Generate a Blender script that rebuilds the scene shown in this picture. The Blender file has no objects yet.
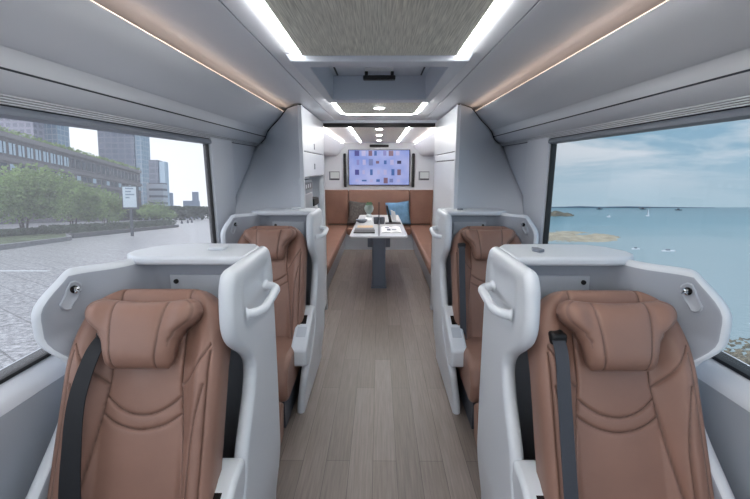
import bpy, bmesh, math, random
from mathutils import Matrix, Vector
R = math.radians
random.seed(7)
scn = bpy.context.scene
COL = scn.collection
H = 1.55                                   # camera height above the aisle floor

# ------------------------------------------------------------------ materials
def srgb(r, g, b):
    f = lambda c: (c/255/12.92) if c/255 <= .04045 else ((c/255+.055)/1.055)**2.4
    return (f(r), f(g), f(b), 1)
MATS = {}
def mat(name, col=(.5, .5, .5, 1), rough=.5, metal=0, coat=0, emit=None, estr=0, spec=.5, bump=None, vary=None, sheen=0):
    if name in MATS: return MATS[name]
    m = bpy.data.materials.new(name); m.use_nodes = True
    nt = m.node_tree; b = nt.nodes['Principled BSDF']
    b.inputs['Base Color'].default_value = col
    b.inputs['Roughness'].default_value = rough
    b.inputs['Metallic'].default_value = metal
    b.inputs['Coat Weight'].default_value = coat
    b.inputs['Sheen Weight'].default_value = sheen
    b.inputs['Specular IOR Level'].default_value = spec
    if emit:
        b.inputs['Emission Color'].default_value = emit
        b.inputs['Emission Strength'].default_value = estr
    tc = nt.nodes.new('ShaderNodeTexCoord')
    if bump:
        n = nt.nodes.new('ShaderNodeTexNoise'); n.inputs['Scale'].default_value = bump[0]; n.inputs['Detail'].default_value = 3
        bp = nt.nodes.new('ShaderNodeBump'); bp.inputs['Strength'].default_value = bump[1]; bp.inputs['Distance'].default_value = bump[2]
        nt.links.new(tc.outputs['Object'], n.inputs['Vector']); nt.links.new(n.outputs['Fac'], bp.inputs['Height'])
        nt.links.new(bp.outputs['Normal'], b.inputs['Normal'])
    if vary:
        n = nt.nodes.new('ShaderNodeTexNoise'); n.inputs['Scale'].default_value = vary[0]; n.inputs['Detail'].default_value = 5
        mp = nt.nodes.new('ShaderNodeMapping'); mp.inputs['Scale'].default_value = vary[2] if len(vary) > 2 else (1, 1, 1)
        r = nt.nodes.new('ShaderNodeValToRGB')
        r.color_ramp.elements[0].position = .3; r.color_ramp.elements[1].position = .7
        r.color_ramp.elements[0].color = tuple(c*(1-vary[1]) for c in col[:3])+(1,)
        r.color_ramp.elements[1].color = tuple(min(1, c*(1+vary[1])) for c in col[:3])+(1,)
        nt.links.new(tc.outputs['Object'], mp.inputs['Vector']); nt.links.new(mp.outputs[0], n.inputs['Vector'])
        nt.links.new(n.outputs['Fac'], r.inputs['Fac']); nt.links.new(r.outputs['Color'], b.inputs['Base Color'])
    MATS[name] = m
    return m

shell = mat('pod_shell_plastic', srgb(214, 219, 225), .34, spec=.5)
shell_in = mat('pod_inner_plastic', srgb(186, 192, 200), .4)
inner_grey = mat('pod_inner_grey', srgb(160, 166, 176), .45)  # darker grey for the inner faces of the window wing
wallm = mat('cabin_wall_laminate', srgb(212, 216, 223), .42)
binm = mat('overhead_laminate', srgb(212, 215, 220), .38)
ceilm = mat('ceiling_laminate', srgb(222, 225, 231), .45)
cabm = mat('cabinet_laminate', srgb(212, 216, 222), .38)
sidem = mat('sidewall_fabric', srgb(165, 171, 180), .7, bump=(400, .15, .001))
black = mat('black_rubber', srgb(16, 16, 18), .5)
blackgl = mat('black_gloss', srgb(10, 10, 12), .15)
gap = mat('dark_gap', srgb(52, 56, 64), .8)
chrome = mat('chrome', srgb(200, 202, 205), .12, metal=1)
dgrey = mat('dark_grey_plastic', srgb(70, 75, 84), .4)
mgrey = mat('grey_plastic', srgb(120, 127, 138), .45)
white = mat('white_plastic', srgb(225, 228, 232), .35)
tablem = mat('table_laminate', srgb(222, 226, 230), .2)
pedm = mat('pedestal_metal', srgb(112, 122, 138), .35, metal=.3)
strip = mat('white_light_strip', (1, 1, 1, 1), .5, emit=(1, .985, .96, 1), estr=20)
warm = mat('warm_cove_light', (1, 1, 1, 1), .5, emit=(1, .70, .50, 1), estr=2.6)
spot = mat('downlight_lens', (1, 1, 1, 1), .5, emit=(1, .95, .88, 1), estr=50)
bluecl = mat('blue_cushion_fabric', srgb(104, 146, 180), .85, vary=(14, .15), bump=(90, .4, .003))
greycl = mat('grey_cushion_fabric', srgb(88, 84, 82), .9, vary=(30, .35), bump=(90, .4, .003))
paper = mat('paper', srgb(228, 230, 232), .6)
tan = mat('tan_card', srgb(190, 160, 125), .6)
green = mat('leaf_green', srgb(60, 90, 60), .6)

def leather_mat(name, col):
    m = mat(name, col, .42, spec=.45)
    nt = m.node_tree; b = nt.nodes['Principled BSDF']; N = nt.nodes.new; Lk = nt.links.new
    tc = N('ShaderNodeTexCoord')
    n = N('ShaderNodeTexNoise'); n.inputs['Scale'].default_value = 5; n.inputs['Detail'].default_value = 4
    r = N('ShaderNodeValToRGB')
    r.color_ramp.elements[0].position = .3; r.color_ramp.elements[1].position = .75
    r.color_ramp.elements[0].color = tuple(c*.9 for c in col[:3])+(1,); r.color_ramp.elements[1].color = tuple(c*1.1 for c in col[:3])+(1,)
    at = N('ShaderNodeAttribute'); at.attribute_name = 'seam'
    mx = N('ShaderNodeMix'); mx.data_type = 'RGBA'
    mx.inputs[7].default_value = tuple(c*.5 for c in col[:3])+(1,)
    v = N('ShaderNodeTexVoronoi'); v.inputs['Scale'].default_value = 420
    bp = N('ShaderNodeBump'); bp.inputs['Strength'].default_value = .12; bp.inputs['Distance'].default_value = .001
    Lk(tc.outputs['Object'], n.inputs['Vector']); Lk(tc.outputs['Object'], v.inputs['Vector'])
    Lk(n.outputs['Fac'], r.inputs['Fac']); Lk(r.outputs['Color'], mx.inputs[6]); Lk(at.outputs['Fac'], mx.inputs[0])
    Lk(mx.outputs[2], b.inputs['Base Color']); Lk(v.outputs['Distance'], bp.inputs['Height']); Lk(bp.outputs['Normal'], b.inputs['Normal'])
    return m
leather = leather_mat('tan_brown_leather', srgb(146, 112, 98))
sofa_l = leather_mat('sofa_brown_leather', srgb(138, 104, 90))

def floor_mat():
    m = mat('plank_floor', srgb(128, 118, 112), .4)
    nt = m.node_tree; b = nt.nodes['Principled BSDF']; N = nt.nodes.new; Lk = nt.links.new
    tc = N('ShaderNodeTexCoord'); mp = N('ShaderNodeMapping'); mp.inputs['Rotation'].default_value = (0, 0, R(90))
    mp.inputs['Location'].default_value = (.3, .03, 0)
    br = N('ShaderNodeTexBrick'); br.inputs['Scale'].default_value = 1; br.offset = .37
    br.inputs['Brick Width'].default_value = 1.15; br.inputs['Row Height'].default_value = .125
    br.inputs['Mortar Size'].default_value = .0012; br.inputs['Mortar Smooth'].default_value = .3
    br.inputs['Color1'].default_value = srgb(148, 136, 129); br.inputs['Color2'].default_value = srgb(130, 119, 112)
    br.inputs['Mortar'].default_value = srgb(84, 77, 72)
    mp2 = N('ShaderNodeMapping'); mp2.inputs['Scale'].default_value = (60, 2.2, 1)
    ns = N('ShaderNodeTexNoise'); ns.inputs['Scale'].default_value = 1.6; ns.inputs['Detail'].default_value = 7; ns.inputs['Roughness'].default_value = .65
    cr = N('ShaderNodeValToRGB'); cr.color_ramp.elements[0].position = .3; cr.color_ramp.elements[0].color = (.72, .72, .72, 1)
    cr.color_ramp.elements[1].position = .72; cr.color_ramp.elements[1].color = (1.12, 1.12, 1.12, 1)
    mx = N('ShaderNodeMix'); mx.data_type = 'RGBA'; mx.blend_type = 'MULTIPLY'; mx.inputs[0].default_value = 1
    Lk(tc.outputs['Object'], mp.inputs[0]); Lk(mp.outputs[0], br.inputs['Vector'])
    Lk(tc.outputs['Object'], mp2.inputs[0]); Lk(mp2.outputs[0], ns.inputs['Vector'])
    Lk(ns.outputs['Fac'], cr.inputs['Fac']); Lk(br.outputs['Color'], mx.inputs[6]); Lk(cr.outputs['Color'], mx.inputs[7])
    Lk(mx.outputs[2], b.inputs['Base Color'])
    bp = N('ShaderNodeBump'); bp.inputs['Strength'].default_value = .2; bp.inputs['Distance'].default_value = .002
    Lk(ns.outputs['Fac'], bp.inputs['Height']); Lk(bp.outputs['Normal'], b.inputs['Normal'])
    return m
def grain_mat():
    m = mat('brushed_wood_ceiling', srgb(150, 150, 143), .5)
    nt = m.node_tree; b = nt.nodes['Principled BSDF']; N = nt.nodes.new; Lk = nt.links.new
    tc = N('ShaderNodeTexCoord'); mp = N('ShaderNodeMapping'); mp.inputs['Scale'].default_value = (240, 9, 1)
    ns = N('ShaderNodeTexNoise'); ns.inputs['Scale'].default_value = 1; ns.inputs['Detail'].default_value = 4
    cr = N('ShaderNodeValToRGB'); cr.color_ramp.elements[0].position = .3; cr.color_ramp.elements[0].color = srgb(176, 175, 163)
    cr.color_ramp.elements[1].position = .7; cr.color_ramp.elements[1].color = srgb(236, 235, 222)
    Lk(tc.outputs['Object'], mp.inputs[0]); Lk(mp.outputs[0], ns.inputs['Vector']); Lk(ns.outputs['Fac'], cr.inputs['Fac'])
    Lk(cr.outputs['Color'], b.inputs['Base Color'])
    return m
def glass_mat(name, tint, haze, hazecol):
    m = bpy.data.materials.new(name); m.use_nodes = True; nt = m.node_tree; nt.nodes.clear(); N = nt.nodes.new; Lk = nt.links.new
    o = N('ShaderNodeOutputMaterial'); t = N('ShaderNodeBsdfTransparent'); t.inputs[0].default_value = tint
    g = N('ShaderNodeBsdfGlossy'); g.inputs['Roughness'].default_value = .02
    lw = N('ShaderNodeLayerWeight'); lw.inputs[0].default_value = .5; pw = N('ShaderNodeMath'); pw.operation = 'POWER'; pw.inputs[1].default_value = 5; f = N('ShaderNodeMath'); f.operation = 'MULTIPLY_ADD'; f.inputs[1].default_value = .5; f.inputs[2].default_value = .02
    Lk(lw.outputs['Facing'], pw.inputs[0]); Lk(pw.outputs[0], f.inputs[0])
    mx = N('ShaderNodeMixShader'); Lk(f.outputs[0], mx.inputs[0]); Lk(t.outputs[0], mx.inputs[1]); Lk(g.outputs[0], mx.inputs[2])
    tr = N('ShaderNodeBsdfTranslucent'); tr.inputs[0].default_value = hazecol
    m2 = N('ShaderNodeMixShader'); m2.inputs[0].default_value = haze
    Lk(mx.outputs[0], m2.inputs[1]); Lk(tr.outputs[0], m2.inputs[2]); Lk(m2.outputs[0], o.inputs[0])
    return m
floorm = floor_mat(); grainm = grain_mat()
glassL = glass_mat('window_glass_view_haze', (.97, .98, 1, 1), .08, (.95, .95, 1, 1))  # milky share in the pane stands in for haze over the plaza view
glassR = glass_mat('window_glass_clear', (.96, .98, 1, 1), .01, (1, 1, 1, 1))

# ------------------------------------------------------------------ object helpers
def tag(o, label=None, cat=None, group=None, kind=None):
    if label: o['label'] = label
    if cat: o['category'] = cat
    if group: o['group'] = group
    if kind: o['kind'] = kind
    return o
def empty(name, loc, label, cat, group=None):
    o = bpy.data.objects.new(name, None); COL.objects.link(o); o.location = loc; o.empty_display_size = .1
    return tag(o, label, cat, group)
def root_of(o):
    p = Vector((0, 0, 0))
    while o is not None: p += o.location; o = o.parent
    return p
def mesh(name, verts, faces, mats, parent=None, smooth=40, mi=None, fix=True, bevel=None, loc=None, seams=None):
    """verts in cabin coordinates; stored relative to the parent (or to loc)."""
    org = root_of(parent) if parent is not None else Vector(loc or (0, 0, 0))
    me = bpy.data.meshes.new(name)
    me.from_pydata([(v[0]-org.x, v[1]-org.y, v[2]-org.z) for v in verts], [], faces)
    for m in (mats if isinstance(mats, (list, tuple)) else [mats]): me.materials.append(m)
    if mi: me.polygons.foreach_set('material_index', mi)
    if seams is not None:
        a = me.attributes.new('seam', 'FLOAT', 'POINT'); a.data.foreach_set('value', seams)
    if fix:
        bm = bmesh.new(); bm.from_mesh(me); bmesh.ops.recalc_face_normals(bm, faces=bm.faces); bm.to_mesh(me); bm.free()
    if smooth:
        me.polygons.foreach_set('use_smooth', [True]*len(me.polygons))
        me.set_sharp_from_angle(angle=R(smooth))
    me.update()
    o = bpy.data.objects.new(name, me); COL.objects.link(o)
    if parent is not None: o.parent = parent
    else: o.location = org
    if bevel:
        b = o.modifiers.new('Bevel', 'BEVEL'); b.width = bevel; b.segments = 3; b.limit_method = 'ANGLE'; b.angle_limit = R(30)
        b.harden_normals = False
    return o
class MB:
    def __init__(s): s.v = []; s.f = []; s.m = []
    def add(s, v, f, m=0):
        n = len(s.v); s.v += v; s.f += [tuple(i+n for i in q) for q in f]; s.m += [m]*len(f); return s
    def box(s, x0, x1, y0, y1, z0, z1, m=0):
        v = [(x, y, z) for z in (z0, z1) for y in (y0, y1) for x in (x0, x1)]
        return s.add(v, [(0, 2, 3, 1), (4, 5, 7, 6), (0, 1, 5, 4), (2, 6, 7, 3), (0, 4, 6, 2), (1, 3, 7, 5)], m)
    def prism(s, pts, axis, a, b, m=0):
        n = len(pts)
        def P(p, t): return {'y': (p[0], t, p[1]), 'z': (p[0], p[1], t), 'x': (t, p[0], p[1])}[axis]
        v = [P(p, a) for p in pts]+[P(p, b) for p in pts]
        f = [tuple(range(n)), tuple(range(2*n-1, n-1, -1))]+[(i, (i+1) % n, n+(i+1) % n, n+i) for i in range(n)]
        return s.add(v, f, m)
    def tube(s, pts, r, n=10, m=0, cap=True):
        pts = [Vector(p) for p in pts]; v = []; f = []; k = len(pts); up = None
        for i, p in enumerate(pts):
            d = (pts[min(i+1, k-1)]-pts[max(i-1, 0)]).normalized()
            if up is None: up = Vector((0, 0, 1)) if abs(d.z) < .9 else Vector((1, 0, 0))
            a = d.cross(up).normalized(); b = a.cross(d).normalized(); up = b
            rr = r[i] if isinstance(r, (list, tuple)) else r
            v += [tuple(p+a*rr*math.cos(2*math.pi*j/n)+b*rr*math.sin(2*math.pi*j/n)) for j in range(n)]
        for i in range(k-1):
            for j in range(n): f.append((i*n+j, i*n+(j+1) % n, (i+1)*n+(j+1) % n, (i+1)*n+j))
        if cap: f += [tuple(range(n-1, -1, -1)), tuple((k-1)*n+j for j in range(n))]
        return s.add(v, f, m)
    def lathe(s, cx, cy, prof, n=20, m=0):
        v = []; f = []
        for (r, z) in prof: v += [(cx+r*math.cos(2*math.pi*j/n), cy+r*math.sin(2*math.pi*j/n), z) for j in range(n)]
        for i in range(len(prof)-1):
            for j in range(n): f.append((i*n+j, i*n+(j+1) % n, (i+1)*n+(j+1) % n, (i+1)*n+j))
        f += [tuple(range(n-1, -1, -1)), tuple((len(prof)-1)*n+j for j in range(n))]
        return s.add(v, f, m)
    def disc(s, c, nrm, r, th, n=20, m=0):
        nrm = Vector(nrm).normalized(); c = Vector(c)
        return s.tube([c, c+nrm*th], r, n, m)
    def obj(s, name, mats, parent=None, smooth=40, bevel=None, loc=None, fix=True):
        return mesh(name, s.v, s.f, mats, parent, smooth, s.m if isinstance(mats, (list, tuple)) else None, fix, bevel, loc)
def structure(o, **k): return tag(o, kind='structure', **k)
def lerp_tab(t, x):
    if x <= t[0][0]: return t[0][1]
    for (a, b), (c, d) in zip(t, t[1:]):
        if x <= c:
            u = (x-a)/(c-a); return b+(d-b)*u
    return t[-1][1]
def smooth_tab(t, x, w=.02):
    return sum(lerp_tab(t, x+w*k) for k in (-1, -.5, 0, .5, 1))/5
def sstep(a, b, x):
    t = max(0, min(1, (x-a)/(b-a))); return t*t*(3-2*t)
def loft(loops, cap=True):
    n = len(loops[0]); v = [p for l in loops for p in l]; f = []
    for i in range(len(loops)-1):
        for j in range(n): f.append((i*n+j, i*n+(j+1) % n, (i+1)*n+(j+1) % n, (i+1)*n+j))
    if cap: f += [tuple(range(n-1, -1, -1)), tuple((len(loops)-1)*n+j for j in range(n))]
    return v, f
def slab_loop(path, h, z, ne=6):
    """closed outline of a wall of half thickness h following a plan path"""
    k = len(path); nr = []
    for i in range(k):
        a = path[max(i-1, 0)]; b = path[min(i+1, k-1)]
        dx, dy = b[0]-a[0], b[1]-a[1]; l = math.hypot(dx, dy) or 1; nr.append((-dy/l, dx/l))
    left = [(p[0]+n[0]*h, p[1]+n[1]*h, z) for p, n in zip(path, nr)]
    right = [(p[0]-n[0]*h, p[1]-n[1]*h, z) for p, n in zip(path, nr)]
    def arc(p, n, sgn):
        t = (n[1]*sgn, -n[0]*sgn); out = []
        for j in range(1, ne):
            a = math.pi*j/ne; c, q = math.cos(a)*sgn, math.sin(a)
            out.append((p[0]+n[0]*h*c+t[0]*h*q, p[1]+n[1]*h*c+t[1]*h*q, z))
        return out
    return left+arc(path[-1], nr[-1], 1)+right[::-1]+arc(path[0], nr[0], -1)
def catmull(P, n):
    out = []; k = len(P)
    for i in range(k-1):
        p0, p1, p2, p3 = P[max(i-1, 0)], P[i], P[i+1], P[min(i+2, k-1)]
        for j in range(n):
            t = j/n
            out.append(tuple(.5*((2*b)+(-a+c)*t+(2*a-5*b+4*c-d)*t*t+(-a+3*b-3*c+d)*t**3) for a, b, c, d in zip(p0, p1, p2, p3)))
    out.append(tuple(P[-1])); return out
def copy_tree(o, parent=None):
    c = o.copy(); COL.objects.link(c); c.parent = parent
    for ch in list(o.children): copy_tree(ch, c)
    return c

# ================================================================== CABIN SHELL
YF, YP, YB = -2.6, 4.27, 8.0             # front, partition, rear wall
structure(MB().box(-1.2, 1.2, YF, YB+.05, -.05, 0).obj('floor', floorm))
# flat ceiling, with an opening for the roof hatch
c = MB()
c.box(-.44, .44, YF, 1.80, 2.0, 2.05); c.box(-.44, .44, 2.84, YP, 2.0, 2.05)
c.box(-.44, -.335, 1.80, 2.84, 2.0, 2.05); c.box(.335, .44, 1.80, 2.84, 2.0, 2.05)
for s in (-1, 1):
    c.prism([(s*.446, 2.0), (s*.55, 2.003), (s*.66, 2.012), (s*.78, 2.024), (s*.90, 2.03), (s*1.2, 2.03), (s*1.2, 2.06), (s*.446, 2.06)], 'y', YF, YP)
    c.box(s*.44, s*.446, YF, YP, 2.012, 2.05, 1)
c.box(-1.2, 1.2, YF, YP, 2.25, 2.28)
structure(c.obj('ceiling', [ceilm, gap]))
c = MB(); c.box(-1.2, 1.2, YP, YB, 2.0, 2.05)
structure(c.obj('ceiling', ceilm))
# side walls with a long window each
for s, nm in ((-1, 'left'), (1, 'right')):
    w = MB()
    w.prism([(s*1.22, -.05), (s*1.12, -.05), (s*1.115, .3), (s*1.085, .80), (s*1.085, .845), (s*1.22, .845)], 'y', YF, YP, 0)
    w.prism([(s*1.085, .846), (s*1.09, .868), (s*1.105, .885), (s*1.15, .905), (s*1.22, .91), (s*1.22, .846)], 'y', YF, YP, 1)
    w.box(s*1.15, s*1.175, 2.75, YP, .9, 2.1, 1); w.box(s*1.15, s*1.175, YF, -2.0, .9, 2.1, 1)
    w.box(s*1.15, s*1.175, -2.0, 2.75, 1.70, 2.1, 1)
    w.box(s*1.15, s*1.22, YP, YB+.05, -.05, 2.1, 1)
    structure(w.obj('wall_'+nm, [sidem, wallm]))
    # window: pane and black seal
    wd = MB(); wd.box(s*1.155, s*1.160, -2.0, 2.75, .9, 1.71)
    wo = structure(wd.obj('window_%d' % (1 if s < 0 else 2), glassL if s < 0 else glassR))
    f = MB(); f.box(s*1.140, s*1.1745, 2.738, 2.7495, .89, 1.71); f.box(s*1.135, s*1.165, -2.0, -1.96, .89, 1.71)
    f.box(s*1.143, s*1.2, -2.0, 2.75, .905, .917)
    f.obj('window_seal', black, wo)
    # pillar cover behind the window
    structure(MB().prism([(s*1.16, 2.752), (s*1.125, 2.756), (s*1.12, 2.78), (s*1.12, 3.13), (s*1.13, 3.16), (s*1.16, 3.165)], 'z', .88, 1.74)
              .obj('trim_%d' % (1 if s < 0 else 2), wallm, bevel=.004))
    # header above the window, with ribs and blind cassette
    t = MB()
    t.prism([(s*1.045, 1.812), (s*1.052, 1.806), (s*1.11, 1.762), (s*1.2, 1.762), (s*1.2, 1.84), (s*1.06, 1.84)], 'y', YF, YP)
    for k in range(4):
        zz = 1.760-k*.0075; xx = 1.112+k*.003
        t.box(s*xx, s*1.16, YF, YP, zz-.0045, zz)
        t.box(s*(xx+.012), s*1.16, YF, YP, zz-.0075, zz-.0045, 1)
    to = structure(t.obj('trim_%d' % (3 if s < 0 else 4), [binm, gap]))
    MB().prism([(s*1.043, 1.8195), (s*1.046, 1.813), (s*1.06, 1.813), (s*1.06, 1.8185)], 'y', YF, YP).obj('shadow_gap', gap, to)
    cs = MB(); cs.prism([(s*1.125, 1.728), (s*1.118, 1.716), (s*1.118, 1.702), (s*1.15, 1.694), (s*1.16, 1.728)], 'y', -2.0, 2.75)
    cs.obj('blind_cassette', mgrey, to, bevel=.002)
# front and rear bulkheads
w = MB(); w.box(-1.22, 1.22, YF-.06, YF, -.05, .85); w.box(-1.22, 1.22, YF-.06, YF, 1.95, 2.28)
structure(w.obj('wall_front', wallm))
structure(MB().box(-1.15, 1.15, YF-.03, YF-.022, .85, 1.95).obj('window_3', glassR))
structure(MB().box(-1.22, 1.22, YB, YB+.06, -.05, 2.1).obj('wall_back', wallm))

# ------------------------------------------------------------------ overhead lockers with warm cove light
def overhead(s, side):
    r = empty('overhead_locker', (s*.9, .8, 1.82), 'long pale grey overhead locker running above the %s window, smooth sloped face' % side, 'locker')
    b = MB(); pr = [(.752, 1.974), (.756, 1.966), (.84, 1.926), (.93, 1.888), (.985, 1.867), (1.0, 1.864), (1.2, 1.864), (1.2, 1.968), (.80, 1.972)]
    b.prism([(s*x, z) for x, z in pr], 'y', YF, YP-.01); b.obj('body', binm, r)
    l = MB(); pr = [(1.0, 1.8635), (1.012, 1.858), (1.030, 1.842), (1.040, 1.826), (1.045, 1.819), (1.2, 1.843), (1.2, 1.8635)]
    l.prism([(s*x, z) for x, z in pr], 'y', YF, YP-.01); l.obj('lower_lip', white, r)
    lt = MB(); lt.box(s*.770, s*.773, YF, 3.9, 1.9735, 1.9858)
    lo = lt.obj('cove_light', warm, loc=(s*.77, .8, 1.974))
    tag(lo, 'thin warm light line along the top edge of the %s overhead locker' % side, 'light')
overhead(-1, 'left'); overhead(1, 'right')

# ------------------------------------------------------------------ centre ceiling panels, strips, hatch
o = MB().box(-.312, .312, YF, 1.745, 1.990, 1.9995).obj('ceiling_panel', grainm, loc=(0, .5, 1.995)); tag(o, 'large brushed grey wood grain ceiling panel nearest the front, before the hatch', 'ceiling panel')
for s, sd in ((-1, 'left'), (1, 'right')):
    o = MB().box(s*.320, s*.347, YF, 1.745, 1.988, 1.9995).obj('light_strip', strip, loc=(s*.33, .5, 1.995))
    tag(o, 'straight white light strip along the %s edge of the large ceiling panel' % sd, 'light')
# hatch
r = empty('roof_hatch', (0, 2.3, 1.99), 'rectangular grey roof hatch frame recessed into the ceiling, black handle inside', 'hatch')
def ring(m, ox, y0, y1, ix, iy0, iy1, z0, z1, oz):
    O = [(-ox, y0), (ox, y0), (ox-.03, y1), (-ox+.03, y1)]; I = [(-ix, iy0), (ix, iy0), (ix, iy1), (-ix, iy1)]
    v = [(x, y, oz) for x, y in O]+[(x*.96, y+(.015 if y < 2 else -.015), z0) for x, y in O]+[(x*1.02, y, z0) for x, y in I]+[(x, y, z1) for x, y in I]
    f = []
    for k in range(3):
        for j in range(4): f.append((k*4+j, k*4+(j+1) % 4, k*4+4+(j+1) % 4, k*4+4+j))
    m.add(v, f)
m = MB(); ring(m, .385, 1.752, 2.87, .295, 1.862, 2.73, 1.972, 2.118, 1.9995); m.obj('frame', mat('hatch_frame', srgb(196, 202, 212), .4), r, bevel=.006)
m = MB(); m.box(-.33, .33, 1.83, 2.78, 2.125, 2.145); m.obj('lid', mat('hatch_lid', srgb(205, 210, 218), .4), r)
for s in (-1, 1): MB().box(s*.262, s*.270, 1.96, 2.72, 2.118, 2.1245).obj('seal_strip', black, r)
h = MB(); h.box(-.10, .10, 2.62, 2.665, 2.075, 2.10); h.box(-.09, -.07, 2.63, 2.655, 2.10, 2.126); h.box(.07, .09, 2.63, 2.655, 2.10, 2.126)
h.obj('handle', black, r, bevel=.006)
MB().box(-.085, .085, 2.52, 2.60, 2.116, 2.1245).obj('latch_cover', white, r, bevel=.004)
MB().box(-.085, .085, 2.40, 2.46, 2.117, 2.1245).obj('warning_label', mat('maroon_label', srgb(110, 70, 68), .6), r)
# second panel with U-shaped strip
def usweep(xw, y0, y1, rad):
    P = [(-xw, y0), (-xw*.97, y1-rad)]
    for k in range(1, 9):
        a = math.pi/2*k/8; P.append((-xw*.97+rad*(1-math.cos(a)), y1-rad+rad*math.sin(a)))
    return P+[(-x, y) for x, y in P[::-1]]
def flat_strip(path, wdt, z0, z1):
    v, f = loft([slab_loop(path, wdt, z0, 3), slab_loop(path, wdt, z1, 3)]); m = MB(); m.add(v, f); return m
P = usweep(.325, 2.885, 3.62, .10)
o = flat_strip(P, .011, 1.987, 1.9995).obj('light_strip', strip, loc=(0, 3.3, 1.995)); tag(o, 'U-shaped white light strip around the small ceiling panel behind the hatch', 'light')
m = MB(); m.prism([(x*.95, y if i in (0, len(P)-1) else min(y, 3.60)) for i, (x, y) in enumerate(P)], 'z', 1.990, 1.9993)
o = m.obj('ceiling_panel', grainm, loc=(0, 3.3, 1.995)); tag(o, 'small brushed grey wood grain ceiling panel with one downlight behind the hatch', 'ceiling panel')
def downlight(x, y, label, group=None):
    r = empty('downlight', (x, y, 1.985), label, 'downlight', group)
    MB().lathe(x, y, [(.052, 1.9895), (.052, 1.984), (.04, 1.982)], 24).obj('bezel', white, r)
    MB().lathe(x, y, [(.038, 1.9815), (.036, 1.979), (.01, 1.978)], 24).obj('lens', spot, r)
downlight(0, 3.19, 'round white downlight in the small ceiling panel just behind the roof hatch')
# partition track
o = MB().box(-.565, .565, 4.20, 4.255, 1.942, 1.978).obj('curtain_track', black, loc=(0, 4.23, 1.96), bevel=.003); tag(o, 'black curtain track across the top of the opening into the rear lounge', 'curtain track')
structure(MB().box(-.575, .575, 4.16, 4.27, 1.978, 2.0).obj('trim_5', wallm))

# ------------------------------------------------------------------ rear lounge ceiling
o = MB().box(-.31, .31, 4.42, 7.62, 1.990, 1.9995).obj('ceiling_panel', grainm, loc=(0, 6, 1.995)); tag(o, 'brushed grey wood grain ceiling panel with three downlights in the rear lounge', 'ceiling panel')
P = [(-.345, 4.42), (-.345, 7.64)]
for s, sd in ((-1, 'left'), (1, 'right')):
    o = MB().box(s*.333, s*.355, 4.40, 7.66, 1.987, 1.9995).obj('light_strip', mat('lounge_light_strip', (1, 1, 1, 1), .5, emit=(1, .985, .96, 1), estr=34), loc=(s*.34, 6, 1.995)); tag(o, 'straight white light strip %s of the rear lounge ceiling panel' % ('left' if s < 0 else 'right'), 'light')
for y, l in ((4.95, 'nearest downlight of the three in the rear lounge ceiling'), (5.85, 'middle downlight of the three in the rear lounge ceiling'), (7.0, 'farthest downlight of the three in the rear lounge ceiling, by the television')):
    downlight(0, y, l, 'lounge ceiling downlights')
for s, sd in ((-1, 'left'), (1, 'right')):
    r = empty('overhead_locker', (s*.9, 6, 1.8), 'pale grey overhead locker along the %s side of the rear lounge' % sd, 'locker')
    pr = [(.66, 1.955), (.665, 1.945), (.80, 1.78), (.83, 1.758), (1.16, 1.745), (1.16, 1.955)]
    MB().prism([(s*x, z) for x, z in pr], 'y', YP+.01, YB).obj('body', binm, r)
    o = MB().box(s*.672, s*.684, 4.3, YB-.1, 1.9555, 1.9635).obj('cove_light', mat('lounge_cove_light', (1, 1, 1, 1), .5, emit=(1, .86, .74, 1), estr=16), loc=(s*.68, 6, 1.96)); tag(o, 'warm light line along the %s locker of the rear lounge' % sd, 'light')

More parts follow.
